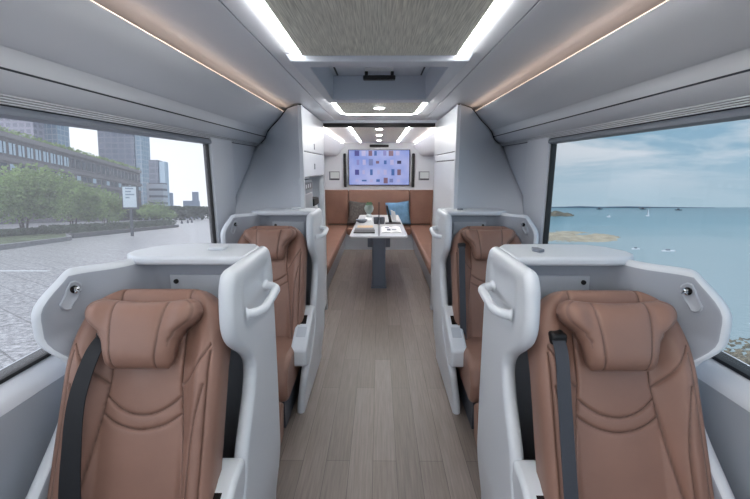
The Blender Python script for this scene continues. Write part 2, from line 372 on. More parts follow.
# ------------------------------------------------------------------ cabinets framing the opening
def cabinet(s, side):
    r = empty('storage_cabinet', (s*.8, 3.7, 0), ('tall grey cabinet left of the lounge opening with an open niche' if s < 0 else 'tall grey cabinet right of the lounge opening with plain closed doors'), 'cabinet')
    T = [(.57, 3.08, 1.999), (.63, 3.12, 1.997), (.70, 3.2, 1.99), (.755, 3.3, 1.968), (.80, 3.37, 1.94), (.85, 3.45, 1.915), (.93, 3.57, 1.882), (1.0, 3.72, 1.86), (1.05, 3.80, 1.80), (1.10, 3.84, 1.765), (1.145, 3.86, 1.755), (1.148, 3.60, 1.55), (1.148, 3.13, 1.26), (1.148, 3.0, .9), (1.10, 2.95, .5), (1.10, 2.9, 0)]
    I = [1.999, 1.97, 1.93, 1.89, 1.85, 1.80, 1.74, 1.68, 1.60, 1.52, 1.44, 1.25, 1.0, .75, .4, 0]
    v = []; f = []; n = 14
    for (u, y, z), iz in zip(T, I):
        for k in range(n+1):
            t = k/n; v.append((s*(.572+(u-.572)*t), 3.08+(y-3.08)*t, iz+(z-iz)*t))
    for i in range(len(T)-1):
        for k in range(n): f.append((i*(n+1)+k, i*(n+1)+k+1, (i+1)*(n+1)+k+1, (i+1)*(n+1)+k))
    fr = mesh('front_panel', v, f, cabm, r, smooth=60, fix=True)
    sd_ = fr.modifiers.new('Solidify', 'SOLIDIFY'); sd_.thickness = .006; sd_.offset = 0
    m = MB(); m.tube([(s*u, y-.006, z-.004) for u, y, z in T[:11]], .0035, 6); m.obj('edge_seal', black, r)
    plan = [(s*.590, 3.125), (s*.590, YP-.005), (s*1.135, YP-.005), (s*1.135, 3.99), (s*.95, 3.70)]
    b = MB(); b.prism(plan, 'z', 1.46, 1.80)
    b.prism([(s*.590, 3.13), (s*.590, YP-.005), (s*.86, YP-.005), (s*.86, 3.55)], 'z', 1.80, 1.996)
    low = .0
    b.prism([(s*.590, 3.12), (s*.590, YP-.005), (s*1.10, YP-.005), (s*1.10, 3.16)], 'z', .05, .95)
    b.box(s*.572, s*.60, 3.085, 3.125, 0, 1.996)          # corner post
    b.box(s*.572, s*1.10, YP-.03, YP, .0, 1.75)
    b.box(s*.572, s*.62, 4.19, YP, 0, 1.996)
    b.box(s*.73, s*.745, 3.30, 4.26, .95, 1.46)
    if s > 0: b.prism([(.590, 3.13), (.590, 4.2), (.73, 4.2), (.73, 3.30)], 'z', .95, 1.46)
    b.box(s*.6, s*.62, 3.13, 3.14, .95, 1.46)
    b.obj('carcass', cabm, r)
    def door(y0, y1, z0, z1, nm='door', hy=None, hz=None):
        d = MB().box(s*.572, s*.588, y0, y1, z0, z1).obj(nm, cabm, r, bevel=.003)
        if hy is not None: MB().box(s*.566, s*.5719, hy-.012, hy+.012, hz-.025, hz+.025).obj('door_latch', mgrey, d, bevel=.003)
    MB().box(s*.589, s*.5895, 3.125, 4.19, .06, 1.99).obj('shadow_gap', gap, r) if s > 0 else MB().box(s*.589, s*.5895, 3.125, 4.19, 1.463, 1.99).obj('shadow_gap', gap, r)
    if s < 0:
        door(3.13, 4.185, 1.668, 1.99, hy=3.62, hz=1.72); door(3.13, 4.185, 1.468, 1.661, 'flap_door', 3.62, 1.55)
        door(3.13, 4.185, .08, .93)
    else:
        door(3.13, 4.185, 1.665, 1.99); door(3.13, 4.185, 1.600, 1.658, 'drawer'); door(3.13, 4.185, .08, 1.593)
    return r
cabinet(-1, 'left'); cabinet(1, 'right')
r = empty('drinks_machine', (-.66, 3.38, .95), 'grey built-in drinks machine in the open niche of the left cabinet', 'appliance')
MB().prism([(-.60, 3.16), (-.60, 3.62), (-.715, 3.62), (-.70, 3.27)], 'z', .952, 1.44).obj('body', mgrey, r, bevel=.008)
MB().box(-.599, -.592, 3.17, 3.60, 1.36, 1.42).obj('control_strip', dgrey, r)
for k in range(3): MB().box(-.5918, -.588, 3.26+k*.1, 3.29+k*.1, 1.375, 1.405).obj('button', white, r)
MB().box(-.5985, -.590, 3.20, 3.57, 1.02, 1.33).obj('front_plate', mat('light_steel', srgb(168, 174, 182), .3, metal=.3), r, bevel=.006)
r = empty('paper_dispenser', (-.67, 3.9, .95), 'white paper dispenser with black top standing in the cabinet niche', 'dispenser')
MB().box(-.72, -.62, 3.80, 4.05, .952, 1.18).obj('body', white, r, bevel=.01)
MB().box(-.725, -.61, 3.78, 4.07, 1.181, 1.25).obj('lid', black, r, bevel=.008)

# ================================================================== REAR LOUNGE FURNITURE
r = empty('lounge_sofa', (0, 7.4, 0), 'U-shaped brown leather sofa with pale base wrapped around the rear lounge table', 'sofa')
b = MB(); b.box(-1.14, 1.14, 7.46, 7.99, 0, .29)
for s in (-1, 1): b.prism([(s*.66, 0), (s*.64, .29), (s*1.14, .29), (s*1.14, 0)], 'y', 4.42, 7.46)
b.obj('base', mat('sofa_base', srgb(182, 190, 200), .4), r)
def cushion_box(nm, x0, x1, y0, y1, z0, z1, bv=.03): return MB().box(min(x0, x1), max(x0, x1), y0, y1, z0, z1).obj(nm, sofa_l, r, bevel=bv, smooth=50)
cushion_box('seat_cushion', -.60, .60, 7.38, 7.90, .292, .42)
for s in (-1, 1):
    # side bench with rounded front end
    pts = [(s*1.13, 4.34), (s*.70, 4.34), (s*.635, 4.37), (s*.600, 4.45), (s*.595, 4.6), (s*.605, 7.90), (s*1.13, 7.90)]
    MB().prism(pts, 'z', .295, .42).obj('seat_cushion', sofa_l, r, bevel=.03, smooth=50)
    MB().prism([(s*1.13, .42), (s*1.0, .425), (s*1.045, 1.10), (s*1.13, 1.10)], 'y', 4.34, 7.80).obj('backrest', sofa_l, r, bevel=.025, smooth=50)
    MB().prism([(7.88, .425), (7.91, 1.10), (7.995, 1.10), (7.995, .425)], 'x', s*.604, s*1.14).obj('backrest', sofa_l, r, bevel=.02, smooth=50)
    # raised end bolster by the opening
    MB().box(min(s*.60, s*.635), max(s*.60, s*.635), 4.30, 4.335, .30, .74).obj('end_bolster', sofa_l, r, bevel=.014)
MB().prism([(7.86, .425), (7.90, 1.10), (7.995, 1.10), (7.995, .425)], 'x', -.598, .598).obj('backrest', sofa_l, r, bevel=.02, smooth=50)

# scatter cushions
def pillow(name, cx, cy, cz, w, th, tilt, rot, m, label):
    v = []; f = []; n = 24
    for side in (1, -1):
        for i in range(n+1):
            for j in range(n+1):
                a = -1+2*i/n; b = -1+2*j/n
                k = (1-a**4)*(1-b**4); pin = 1-.07*(1-abs(a))*abs(b)**2-.0; pin2 = 1-.07*(1-abs(b))*abs(a)**2
                v.append((a*w/2*pin2, -side*th/2*k**.6, b*w/2*pin))
        o_ = (0 if side == 1 else (n+1)**2)
        for i in range(n):
            for j in range(n): f.append((o_+i*(n+1)+j, o_+(i+1)*(n+1)+j, o_+(i+1)*(n+1)+j+1, o_+i*(n+1)+j+1))
    o = mesh(name, v, f, m, smooth=80, fix=False)
    bm = bmesh.new(); bm.from_mesh(o.data); bmesh.ops.remove_doubles(bm, verts=bm.verts, dist=.0005); bmesh.ops.recalc_face_normals(bm, faces=bm.faces); bm.to_mesh(o.data); bm.free()
    o.location = (cx, cy, cz); o.rotation_euler = (R(tilt), R(rot), 0)
    tag(o, label, 'cushion')
pillow('scatter_cushion', -.37, 7.72, .66, .46, .14, -14, 5, greycl, 'dark grey patterned cushion leaning on the left of the sofa back')
pillow('scatter_cushion', .37, 7.72, .66, .46, .14, -14, -5, bluecl, 'plain blue cushion leaning on the right of the sofa back')

# table
r = empty('lounge_table', (0, 5.3, 0), 'long white lounge table on one grey pedestal between the sofa benches', 'table')
m = MB(); m.prism([(-.35, 4.66), (-.33, 4.62), (.32, 4.62), (.345, 4.66), (.325, 6.72), (-.325, 6.72)], 'z', .725, .752); m.obj('tabletop', tablem, r, bevel=.006)
MB().box(-.012, .012, 4.63, 6.7, .7521, .7545).obj('centre_hinge', dgrey, r)
MB().box(-.085, .085, 5.0, 5.45, .02, .724).obj('pedestal', pedm, r, bevel=.015)
MB().box(-.15, .15, 5.2, 5.9, .50, .72).obj('folding_bracket', pedm, r, bevel=.01)
MB().box(-.10, .10, 4.98, 5.5, 0, .02).obj('base_plate', pedm, r, bevel=.005)
# things on the table
r = empty('glass_vase', (-.16, 6.35, .754), 'round clear glass vase with green sprigs on the far left of the table', 'vase')
m = MB(); m.lathe(-.16, 6.35, [(.04, .755), (.045, .80), (.03, .815), (.06, .85), (.075, .895), (.065, .94), (.045, .96), (.042, .96), (.06, .94), (.069, .895), (.056, .85), (.02, .82)], 24)
m.obj('glass', glass_mat('vase_glass', (.9, .95, .95, 1), .25, (.9, .95, .95, 1)), r)
m = MB()
for k in range(60):
    a = random.random()*6.28; rr = random.random()*.045; z = .865+random.random()*.12
    x, y = -.16+rr*math.cos(a), 6.35+rr*math.sin(a); d = .018
    m.add([(x-d, y, z), (x, y-d*.4, z-d), (x+d, y, z+.005), (x, y+d*.3, z+d)], [(0, 1, 2, 3)])
m.obj('sprigs', green, r, fix=False)
r = empty('tablet_with_keyboard', (-.20, 4.95, .754), 'black keyboard case holding a tan pad at the near left of the table', 'tablet')
MB().box(-.31, -.05, 4.80, 5.02, .7535, .768).obj('keyboard', black, r, bevel=.003)
m = MB(); m.prism([(5.02, .7535), (5.025, .762), (5.17, .768), (5.17, .7535)], 'x', -.31, -.06); m.obj('cover', dgrey, r)
MB().box(-.29, -.08, 5.18, 5.42, .7535, .762).obj('tan_pad', tan, r)
r = empty('open_magazine', (.15, 5.0, .754), 'open white magazine with dark pictures at the near right of the table', 'magazine')
m = MB()
for k in range(8):
    x0 = .03+.25*k/8; x1 = .03+.25*(k+1)/8; z = lambda x: .757+.012*math.sin(math.pi*((x-.03)/.125 % 1.0001))
    m.add([(x0, 4.84, z(x0)), (x1, 4.84, z(x1)), (x1, 5.32, z(x1)), (x0, 5.32, z(x0)), (x0, 4.84, .7535), (x1, 4.84, .7535), (x1, 5.32, .7535), (x0, 5.32, .7535)],
          [(0, 1, 2, 3), (4, 7, 6, 5), (0, 4, 5, 1), (3, 2, 6, 7)])
m.obj('pages', paper, r, fix=False)
for q in ((.10, .145, 4.92, 5.06), (.165, .22, 4.98, 5.03), (.08, .13, 5.14, 5.2)): MB().box(*q, .7705, .7715).obj('printed_picture', mat('print_blue', srgb(60, 75, 100), .5), r)
r = empty('tablet_stand', (.20, 5.75, .754), 'black upright tablet on a flat dark stand at the right of the table', 'tablet')
MB().box(.09, .31, 5.60, 5.78, .7535, .763).obj('stand_foot', black, r, bevel=.003)
m = MB(); m.prism([(.145, .764), (.19, .764), (.125, 1.0), (.10, 1.0)], 'y', 5.68, 5.90); m.obj('screen_panel', blackgl, r, bevel=.004)
m = MB(); m.prism([(.2, .764), (.26, .764), (.235, .90), (.17, .93)], 'y', 5.82, 5.87); m.obj('light_back', white, r)
r = empty('grey_cup', (-.02, 5.65, .754), 'pair of short dark grey cups joined on the middle of the table', 'cup')
for dx in (-.04, .045):
    MB().lathe(-.0+dx, 5.62, [(.032, .755), (.038, .80), (.038, .85), (.032, .85), (.03, .79)], 16).obj('cup', dgrey, r)
o = MB().lathe(-.25, 5.75, [(.04, .7535), (.075, .775), (.085, .80), (.078, .80), (.06, .775), (.03, .765)], 20).obj('small_bowl', mgrey, loc=(-.25, 5.75, .754)); tag(o, 'small round grey bowl behind the tan pad on the table left', 'bowl')
m = MB(); m.lathe(0, 6.1, [(.03, .7545), (.03, .76), (.006, .765), (.006, 1.0), (.012, 1.01), (.002, 1.02)], 14)
o = m.obj('table_microphone', black, loc=(0, 6.1, .7545)); tag(o, 'thin dark upright stem standing at the centre of the table', 'stand')
o = MB().box(-.21, -.11, 5.86, 6.2, .7535, .775).obj('white_box', white, loc=(-.16, 6.0, .754), bevel=.004); tag(o, 'flat white box in front of the glass vase on the table', 'box')

# television
r = empty('television', (0, 7.96, 1.53), 'large wall television with a lavender blue screen of small thumbnails', 'television')
MB().box(-.60, .60, 7.955, 7.998, 1.185, 1.872).obj('bezel', blackgl, r, bevel=.004)
def emis(name, col, st, base=None):
    m = bpy.data.materials.new(name); m.use_nodes = True; b = m.node_tree.nodes['Principled BSDF']
    b.inputs['Base Color'].default_value = (.01, .01, .01, 1); b.inputs['Emission Color'].default_value = col; b.inputs['Emission Strength'].default_value = st; b.inputs['Roughness'].default_value = .2
    return m
scr = emis('screen_lavender', srgb(150, 165, 225), .72)
nt = scr.node_tree; b = nt.nodes['Principled BSDF']; tc = nt.nodes.new('ShaderNodeTexCoord'); ns = nt.nodes.new('ShaderNodeTexNoise'); ns.inputs['Scale'].default_value = 2.4
cr = nt.nodes.new('ShaderNodeValToRGB'); cr.color_ramp.elements[0].position = .35; cr.color_ramp.elements[1].position = .65
cr.color_ramp.elements[0].color = srgb(126, 146, 214); cr.color_ramp.elements[1].color = srgb(172, 178, 226)
nt.links.new(tc.outputs['Object'], ns.inputs['Vector']); nt.links.new(ns.outputs['Fac'], cr.inputs['Fac']); nt.links.new(cr.outputs['Color'], b.inputs['Emission Color'])
TH = [emis('thumb_%d' % i, srgb(*c_), .72) for i, c_ in enumerate([(70, 70, 140), (132, 132, 190), (60, 96, 160), (120, 90, 110), (44, 40, 84), (176, 172, 214), (108, 118, 170)])]
m = MB(); m.add([(-.585, 7.9535, 1.20), (.585, 7.9535, 1.20), (.585, 7.9535, 1.858), (-.585, 7.9535, 1.858)], [(0, 1, 2, 3)], 0)
rows = [(1.80, [(-.43, .09, .10, 1), (-.30, .08, .10, 6), (-.17, .07, .10, 4), (-.07, .05, .09, 3), (.11, .06, .09, 2), (.23, .09, .10, 4), (.36, .07, .08, 6)]),
        (1.63, [(-.41, .05, .10, 2), (-.29, .06, .10, 6), (-.16, .08, .12, 7), (-.03, .06, .05, 4), (.12, .05, .07, 3), (.25, .07, .10, 6), (.39, .08, .06, 5)]),
        (1.44, [(-.43, .08, .10, 1), (-.30, .05, .08, 6), (-.15, .05, .11, 3), (-.01, .05, .08, 6), (.12, .06, .10, 6), (.27, .06, .12, 3), (.39, .07, .11, 4)]),
        (1.28, [(-.43, .06, .04, 6), (-.29, .09, .03, 3), (-.15, .06, .06, 6), (-.02, .07, .05, 3), (.13, .08, .11, 4), (.24, .07, .07, 7), (.38, .06, .05, 6)])]
for z, it in rows:
    for x, w, h, k in it: m.add([(x-w/2, 7.952, z-h/2), (x+w/2, 7.952, z-h/2), (x+w/2, 7.952, z+h/2), (x-w/2, 7.952, z+h/2)], [(0, 1, 2, 3)], k)
m.obj('screen', [scr]+TH, r, smooth=0, fix=False)
r = empty('camera_bar', (0, 7.96, 1.93), 'short black camera bar mounted above the television', 'camera')
MB().box(-.185, .185, 7.93, 7.998, 1.915, 1.962).obj('housing', black, r, bevel=.012)
m = MB(); m.disc((0, 7.93, 1.938), (0, -1, 0), .024, .012); m.obj('lens', black, r)
for s, sd in ((-1, 'left'), (1, 'right')):
    o = MB().box(s*.665-.028, s*.665+.028, 7.94, 7.998, 1.15, 1.80).obj('wall_speaker', black, loc=(s*.665, 7.97, 1.47), bevel=.02); tag(o, 'tall slim black speaker on the %s of the television' % sd, 'speaker')
    x = s*.88
    r = empty('control_panel', (x, 7.97, 1.37), 'small recessed control screen on the rear wall, %s of the television' % sd, 'control panel')
    m = MB(); m.box(x-.125, x+.125, 7.975, 7.999, 1.265, 1.285); m.box(x-.125, x+.125, 7.975, 7.999, 1.455, 1.475); m.box(x-.125, x-.105, 7.975, 7.999, 1.285, 1.455); m.box(x+.105, x+.125, 7.975, 7.999, 1.285, 1.455); m.obj('frame', cabm, r)
    MB().box(x-.105, x+.105, 7.99, 7.998, 1.285, 1.455).obj('recess', mgrey, r)
    MB().box(x-.075, x+.095, 7.978, 7.989, 1.32, 1.44).obj('screen', mat('pale_screen', srgb(205, 212, 214), .3), r)
    MB().box(x-.075, x+.095, 7.976, 7.989, 1.295, 1.32).obj('screen_base', mat('teal_strip', srgb(70, 110, 112) if s > 0 else srgb(60, 60, 66), .4), r)

# ================================================================== SEAT PODS
UX, UY0, UZ0, SL = .749, 1.02, .50, .42
upv = Vector((0, .387, .922)); nrv = Vector((0, -.922, .387))
def seam_lines(v):
    """list of |x| positions of the long seams at height v"""
    z = .5+.922*v
    c_ = .115+max(0, .87-z)*.14 if z < .87 else .115
    return c_
def build_backrest(s, seat):
    nu, nv = 150, 215; V0, V1 = -.12, .702
    verts = []; sm = []
    up, n = upv, nrv
    for j in range(nv+1):
        v = V0+(V1-V0)*j/nv; z = .5+.922*v
        if v < .48: w = .246
        else: w = max(.10, .246*(1-min(1, (v-.48)/(V1+.012-.48))**2.6)**.36)
        csm = seam_lines(v)
        for i in range(nu+1):
            a = -1+2*i/nu; x = w*a; ax = abs(x)
            e = min(w-ax, V1-v)
            h = .012*(1-(ax/.240)**2)
            bol = sstep(.12, .195, ax)*.062*(1-.6*sstep(.42, .66, v))
            h += bol
            h += .010*math.exp(-((v-.42)/.1)**2)*sstep(.1, .0, ax)
            Rr = .04
            if e < Rr: h -= (Rr-math.sqrt(max(0, Rr*Rr-(Rr-e)**2)))*1.0
            ds = [abs(ax-csm)]
            if ax < csm:
                q = (ax/csm)**2
                ds.append(abs(z-(.775+.055*q))); ds.append(abs(z-(.735+.045*q)))
            ds.append(abs(ax-.217) if v < .5 else 1)
            # diagonal chest seam and side panel seam
            if csm < ax < .217:
                q = (ax-csm)/(.217-csm); ds.append(abs(z-(.86+.12*q**1.4))*.8)
            if v < .40:
                xs = .178 if z < .68 else .178+.032*((z-.68)/.2)**1.6
                if xs < .217: ds.append(abs(ax-xs) if z > .40 else 1)
            d = min(ds); g = math.exp(-(d/.0034)**2)
            h -= .0065*g; h -= .0025*math.exp(-(d/.010)**2)
            sm.append(math.exp(-(d/.0026)**2))
            p = Vector((UX+x, UY0, UZ0))+up*v+n*h
            verts.append((s*p.x, p.y, p.z))
    F = []
    for j in range(nv):
        for i in range(nu):
            k = j*(nu+1)+i; F.append((k, k+1, k+nu+2, k+nu+1))
    # skirt going back
    edge = [i for i in range(nu+1)]+[j*(nu+1)+nu for j in range(1, nv+1)]+[nv*(nu+1)+i for i in range(nu-1, -1, -1)]+[j*(nu+1) for j in range(nv-1, 0, -1)]
    prev = edge
    for d_, sh in ((.03, 1.0), (.075, .985)):
        base = len(verts)
        for k in edge:
            x, y, z = verts[k]; p = Vector((x, y, z))-nrv*d_
            cx = s*UX; verts.append((cx+(p.x-cx)*sh, p.y, p.z)); sm.append(0)
        L = len(edge); cur = list(range(base, base+L))
        for i in range(L): F.append((prev[i], cur[i], cur[(i+1) % L], prev[(i+1) % L]))
        prev = cur
    F.append(tuple(prev))
    return mesh('backrest', verts, F, leather, seat, smooth=75, seams=sm)
def build_headrest(s, seat):
    nu, nv = 90, 70; C = Vector((UX, UY0, UZ0))+upv*.548; verts = []; sm = []
    Wt = [(-1, .095), (-.85, .112), (-.5, .120), (-.15, .128), (.02, .142), (.18, .170), (.35, .192), (.55, .199), (.75, .195), (.9, .18), (1, .15)]
    for side in (1, -1):
        for j in range(nv+1):
            b = -1+2*j/nv; w = smooth_tab(Wt, b, .07)*.93
            for i in range(nu+1):
                a = -1+2*i/nu; x = w*a
                k = ((1-abs(a)**4)**.5)*((1-abs(b)**3.5)**.5)
                if side == 1:
                    h = .052+.062*k+.018*sstep(.07, .16, abs(x))*k-.03*sstep(.115, .0, 0)*0
                    h -= .012*math.exp(-((abs(x)-.10)/.03)**2)*k*sstep(-.2, .5, b)
                    dd = abs(abs(x)-(.074+.010*b)); g = math.exp(-(dd/.003)**2); ed = math.exp(-((1-abs(a))*w-.018)**2/.003**2) if abs(x) > .1 and b > -.5 else 0
                    g2 = max(g, ed*.8)*(1 if k > .2 else 0)
                    h -= .005*g2; sm.append(g2)
                else:
                    h = .052-.035*k; sm.append(0)
                vv = b*.104+.016*(a*a)*(1 if b > 0 else .0)*(w/.19)
                p = C+Vector((x, 0, 0))+upv*vv+nrv*h
                verts.append((s*p.x, p.y, p.z))
    F = []; st = (nu+1)*(nv+1)
    for o_ in (0, st):
        for j in range(nv):
            for i in range(nu):
                k = o_+j*(nu+1)+i; F.append((k, k+1, k+nu+2, k+nu+1))
    edge = [i for i in range(nu+1)]+[j*(nu+1)+nu for j in range(1, nv+1)]+[nv*(nu+1)+i for i in range(nu-1, -1, -1)]+[j*(nu+1) for j in range(nv-1, 0, -1)]
    L = len(edge)
    for i in range(L): F.append((edge[i], st+edge[i], st+edge[(i+1) % L], edge[(i+1) % L]))
    return mesh('headrest', verts, F, leather, seat, smooth=85, seams=sm)
def ribbon(path, w, th, side):
    v = []; f = []
    for p, ww in zip(path, w):
        for q in ((-1, 0), (1, 0), (1, 1), (-1, 1)): v.append((p[0]+side*q[0]*ww/2, p[1]-q[1]*th, p[2]+q[1]*th*.3))
    k = len(path)
    for i in range(k-1):
        for j in range(4): f.append((i*4+j, i*4+(j+1) % 4, (i+1)*4+(j+1) % 4, (i+1)*4+j))
    f += [(3, 2, 1, 0), tuple((k-1)*4+j for j in range(4))]
    return v, f
def make_seat(s, belt_u):
    seat = empty('reclining_seat', (s*UX, .95, 0), 'x', 'seat', 'leather reclining seats in the pods')
    build_backrest(s, seat); build_headrest(s, seat)
    # cushion
    m = MB(); x0, x1 = UX-.225, UX+.225
    m.prism([(.60, .20), (.56, .24), (.55, .34), (.60, .42), (.72, .45), (1.16, .44), (1.18, .22)], 'x', s*x0, s*x1); m.obj('seat_cushion', leather, seat, bevel=.035, smooth=60)
    m = MB(); m.prism([(.40, .035), (.36, .05), (.44, .24), (.50, .27), (.545, .24), (.50, .06)], 'x', s*(x0+.01), s*(x1-.01)); m.obj('leg_rest', leather, seat, bevel=.02, smooth=60)
    m = MB(); m.box(s*(x0+.03), s*(x1-.03), .62, 1.20, .02, .197); m.obj('seat_base', dgrey, seat)
    # belt
    if s < 0: pts = [(-.870, 1.20, 1.03), (-.882, 1.135, .985), (-.908, 1.078, .86), (-.902, 1.020, .72), (-.888, .968, .58), (-.87, .93, .40)]; ws = [.046, .048, .052, .058, .066, .07]
    else: pts = [(.565, 1.20, 1.03), (.558, 1.135, .985), (.552, 1.075, .86), (.550, 1.018, .72), (.549, .965, .58), (.552, .93, .38)]; ws = [.040]*6
    P = catmull(pts, 8); W_ = [lerp_tab([(i/5, w) for i, w in enumerate(ws)], k/(len(P)-1)) for k in range(len(P))]
    v, f = ribbon(P, W_, .004, 1)
    b_ = mesh('seat_belt', v, f, mat('belt_webbing' if s < 0 else 'belt_webbing_grey', srgb(26, 28, 33) if s < 0 else srgb(62, 66, 74), .7, bump=(300, .3, .002)), seat)
    m = MB(); p = P[0]
    m.box(p[0]-.026, p[0]+.026, p[1]-.03, p[1]+.02, p[2]-.03, p[2]+.008); m.obj('belt_guide', black, seat, bevel=.01)
    return seat
FY = [(0, .79), (.28, .80), (.33, .88), (.40, 1.02), (.46, 1.12), (.53, 1.17), (.60, 1.19), (.68, 1.245), (.76, 1.30), (.84, 1.335), (.89, 1.325), (.94, 1.27), (.985, 1.20), (1.03, 1.165), (1.08, 1.158), (1.15, 1.165), (1.20, 1.175), (1.225, 1.19), (1.24, 1.215)]
BY = [(0, 1.60), (.3, 1.60), (.6, 1.615), (.9, 1.62), (1.15, 1.62), (1.21, 1.60), (1.24, 1.57)]
def make_pod(s):
    pod = empty('seat_pod', (s*.75, 1.2, 0), 'x', 'seat pod', 'privacy pods around the seats')
    # aisle wing
    loops = []; TOP = 1.24; hh = .024
    zs = [0, .02]+[.04+(TOP-.03-.04)*k/70 for k in range(71)]+[TOP-.03+.03*math.sin(math.pi/2*k/6) for k in range(1, 7)]
    for z in zs:
        yf = smooth_tab(FY, z, .03); yb = smooth_tab(BY, z, .03)
        k = (z-(TOP-.03))/.03; h = hh if k <= 0 else hh*math.sqrt(max(.002, 1-k*k))
        uc = .465+.035*sstep(.35, 0, z)
        yf += hh-.028*sstep(.3, .6, z); yb -= hh
        n = 26; path = []
        for i in range(n+1):
            t = i/n; y = yb+(yf-yb)*t
            dish = .010*sstep(1.0, 1.06, z)*sstep(1.20, 1.15, z)*sstep(1.22, 1.27, y)*sstep(1.55, 1.50, y)
            path.append((uc+dish, y))
        loops.append([(s*x, y, zz) for x, y, zz in slab_loop(path, h, z, 8)])
    v, f = loft(loops); mesh('aisle_wing', v, f, shell, pod, smooth=60)
    # back and window-side shell
    UP = [(.505, 1.50), (.68, 1.50), (.82, 1.50), (.885, 1.45), (.93, 1.36), (1.010, 1.28), (1.052, 1.16)]
    LO = [(.505, 1.50), (.68, 1.50), (.86, 1.50), (.94, 1.44), (.975, 1.34), (.998, 1.20)]
    YL = [(0, .82), (.40, .82), (.50, .86), (.63, 1.0), (.74, 1.12), (.80, 1.165), (.86, 1.20), (.92, 1.20), (1.0, 1.16)]
    h0 = .020; loops = []; TOP = 1.222
    zs = [.0, .02]+[.04+(TOP-.02-.04)*k/60 for k in range(61)]+[TOP-.02+.02*math.sin(math.pi/2*k/5) for k in range(1, 6)]
    for z in zs:
        m_ = sstep(.935, 1.03, z); lo = LO+[(1.0, smooth_tab(YL, z, .03))]
        C = [(a[0]+(b[0]-a[0])*m_, a[1]+(b[1]-a[1])*m_) for a, b in zip(lo, UP)]
        P = catmull(C, 9)
        e = 1-.16*sstep(1.08, 1.23, z)**1.5
        # shorten the tip
        Ls = [0]
        for a, b in zip(P, P[1:]): Ls.append(Ls[-1]+math.dist(a, b))
        tot = Ls[-1]*e; n = 60; Q = []
        j = 0
        for i in range(n+1):
            d = tot*i/n
            while j < len(P)-2 and Ls[j+1] < d: j += 1
            t = (d-Ls[j])/max(1e-6, Ls[j+1]-Ls[j]); Q.append((P[j][0]+(P[j+1][0]-P[j][0])*t, P[j][1]+(P[j+1][1]-P[j][1])*t))
        k = (z-(TOP-.02))/.02; h = h0 if k <= 0 else h0*math.sqrt(max(.002, 1-k*k))
        loops.append([(s*x, y, zz) for x, y, zz in slab_loop(Q, h, z, 8)])
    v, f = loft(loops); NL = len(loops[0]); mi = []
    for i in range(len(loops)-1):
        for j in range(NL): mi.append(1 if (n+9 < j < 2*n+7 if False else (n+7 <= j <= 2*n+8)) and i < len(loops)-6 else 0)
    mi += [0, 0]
    mesh('window_wing', v, f, [shell, inner_grey], pod, smooth=60, mi=mi)
    # console behind with shelf
    m = MB(); m.prism([(s*.51, 1.53), (s*.86, 1.53), (s*.95, 1.50), (s*.96, 1.58), (s*.90, 1.64), (s*.51, 1.64)], 'z', 0, 1.185); m.obj('rear_console', shell, pod, bevel=.01)
    m = MB(); pl = [(.485, 1.60), (.485, 1.41), (.50, 1.395), (.83, 1.395), (.875, 1.40), (.92, 1.42), (.95, 1.46), (.955, 1.52), (.92, 1.60), (.86, 1.65), (.72, 1.665), (.52, 1.655)]
    m.prism([(s*x, y) for x, y in pl], 'z', 1.200, 1.232); m.obj('shelf', shell, pod, bevel=.014, smooth=50)
    m = MB(); m.prism([(s*x, y) for x, y in [(.66, 1.478), (.665, 1.466), (.83, 1.466), (.835, 1.478)]], 'z', 1.03, 1.14)
    m = MB(); m.box(s*.56, s*.80, 1.468, 1.477, 1.00, 1.145); pn = m.obj('inner_panel', shell_in, pod, bevel=.004)
    m = MB(); m.disc((s*.775, 1.468, 1.12), (0, -1, 0), .009, .006); m.obj('button', black, pn)
    # small latch on shelf
    if s < 0: MB().box(-.66, -.60, 1.50, 1.56, 1.2325, 1.245).obj('shelf_latch', shell, pod, bevel=.004)
    else:
        m = MB(); m.prism([(.585, 1.50), (.605, 1.475), (.628, 1.49), (.618, 1.53), (.595, 1.535)], 'z', 1.2325, 1.243); m.obj('shelf_latch', mgrey, pod, bevel=.002)
    # handle
    P = catmull([(s*.442, 1.265, 1.066), (s*.415, 1.273, 1.068), (s*.394, 1.30, 1.073), (s*.390, 1.35, 1.080), (s*.390, 1.42, 1.088), (s*.394, 1.465, 1.092), (s*.415, 1.49, 1.094), (s*.442, 1.50, 1.094)], 6)
    m = MB(); m.tube(P, [.024, .019]+[.016]*(len(P)-4)+[.019, .024], 14); m.obj('grab_handle', shell, pod)
    # coat hook plate on window wing
    tA, tB = Vector((1.005, 1.30, 0)), Vector((1.062, 1.21, 0)); d = (tB-tA).normalized(); nn = Vector((-d.y, d.x, 0))
    if nn.x > 0: nn = -nn
    hc = Vector((1.035, 1.232, 1.14))+nn*.019
    WP = catmull(UP, 9); cum = [0]
    for p_, q_ in zip(WP, WP[1:]): cum.append(cum[-1]+math.dist(p_, q_))
    s0 = min(range(len(WP)), key=lambda i: abs(WP[i][0]-1.020)); s0 = cum[s0]
    def on(a, b, c_):
        t = s0+a; i = max(1, min(len(WP)-1, next((k for k, cc in enumerate(cum) if cc >= t), len(WP)-1)))
        p_ = Vector(WP[i-1]+(0,)); q_ = Vector(WP[i]+(0,)); e_ = (q_-p_).normalized(); k = t-cum[i-1]
        m_ = Vector((-e_.y, e_.x, 0)); m_ = -m_ if m_.x > 0 else m_
        return p_+e_*k+m_*(h0+.002+c_)+Vector((0, 0, 1.14+b))
    out = []
    L_ = .023; ca = Vector((.6, -.8)); cb = Vector((.8, .6)); cen = Vector((.010, -.004))
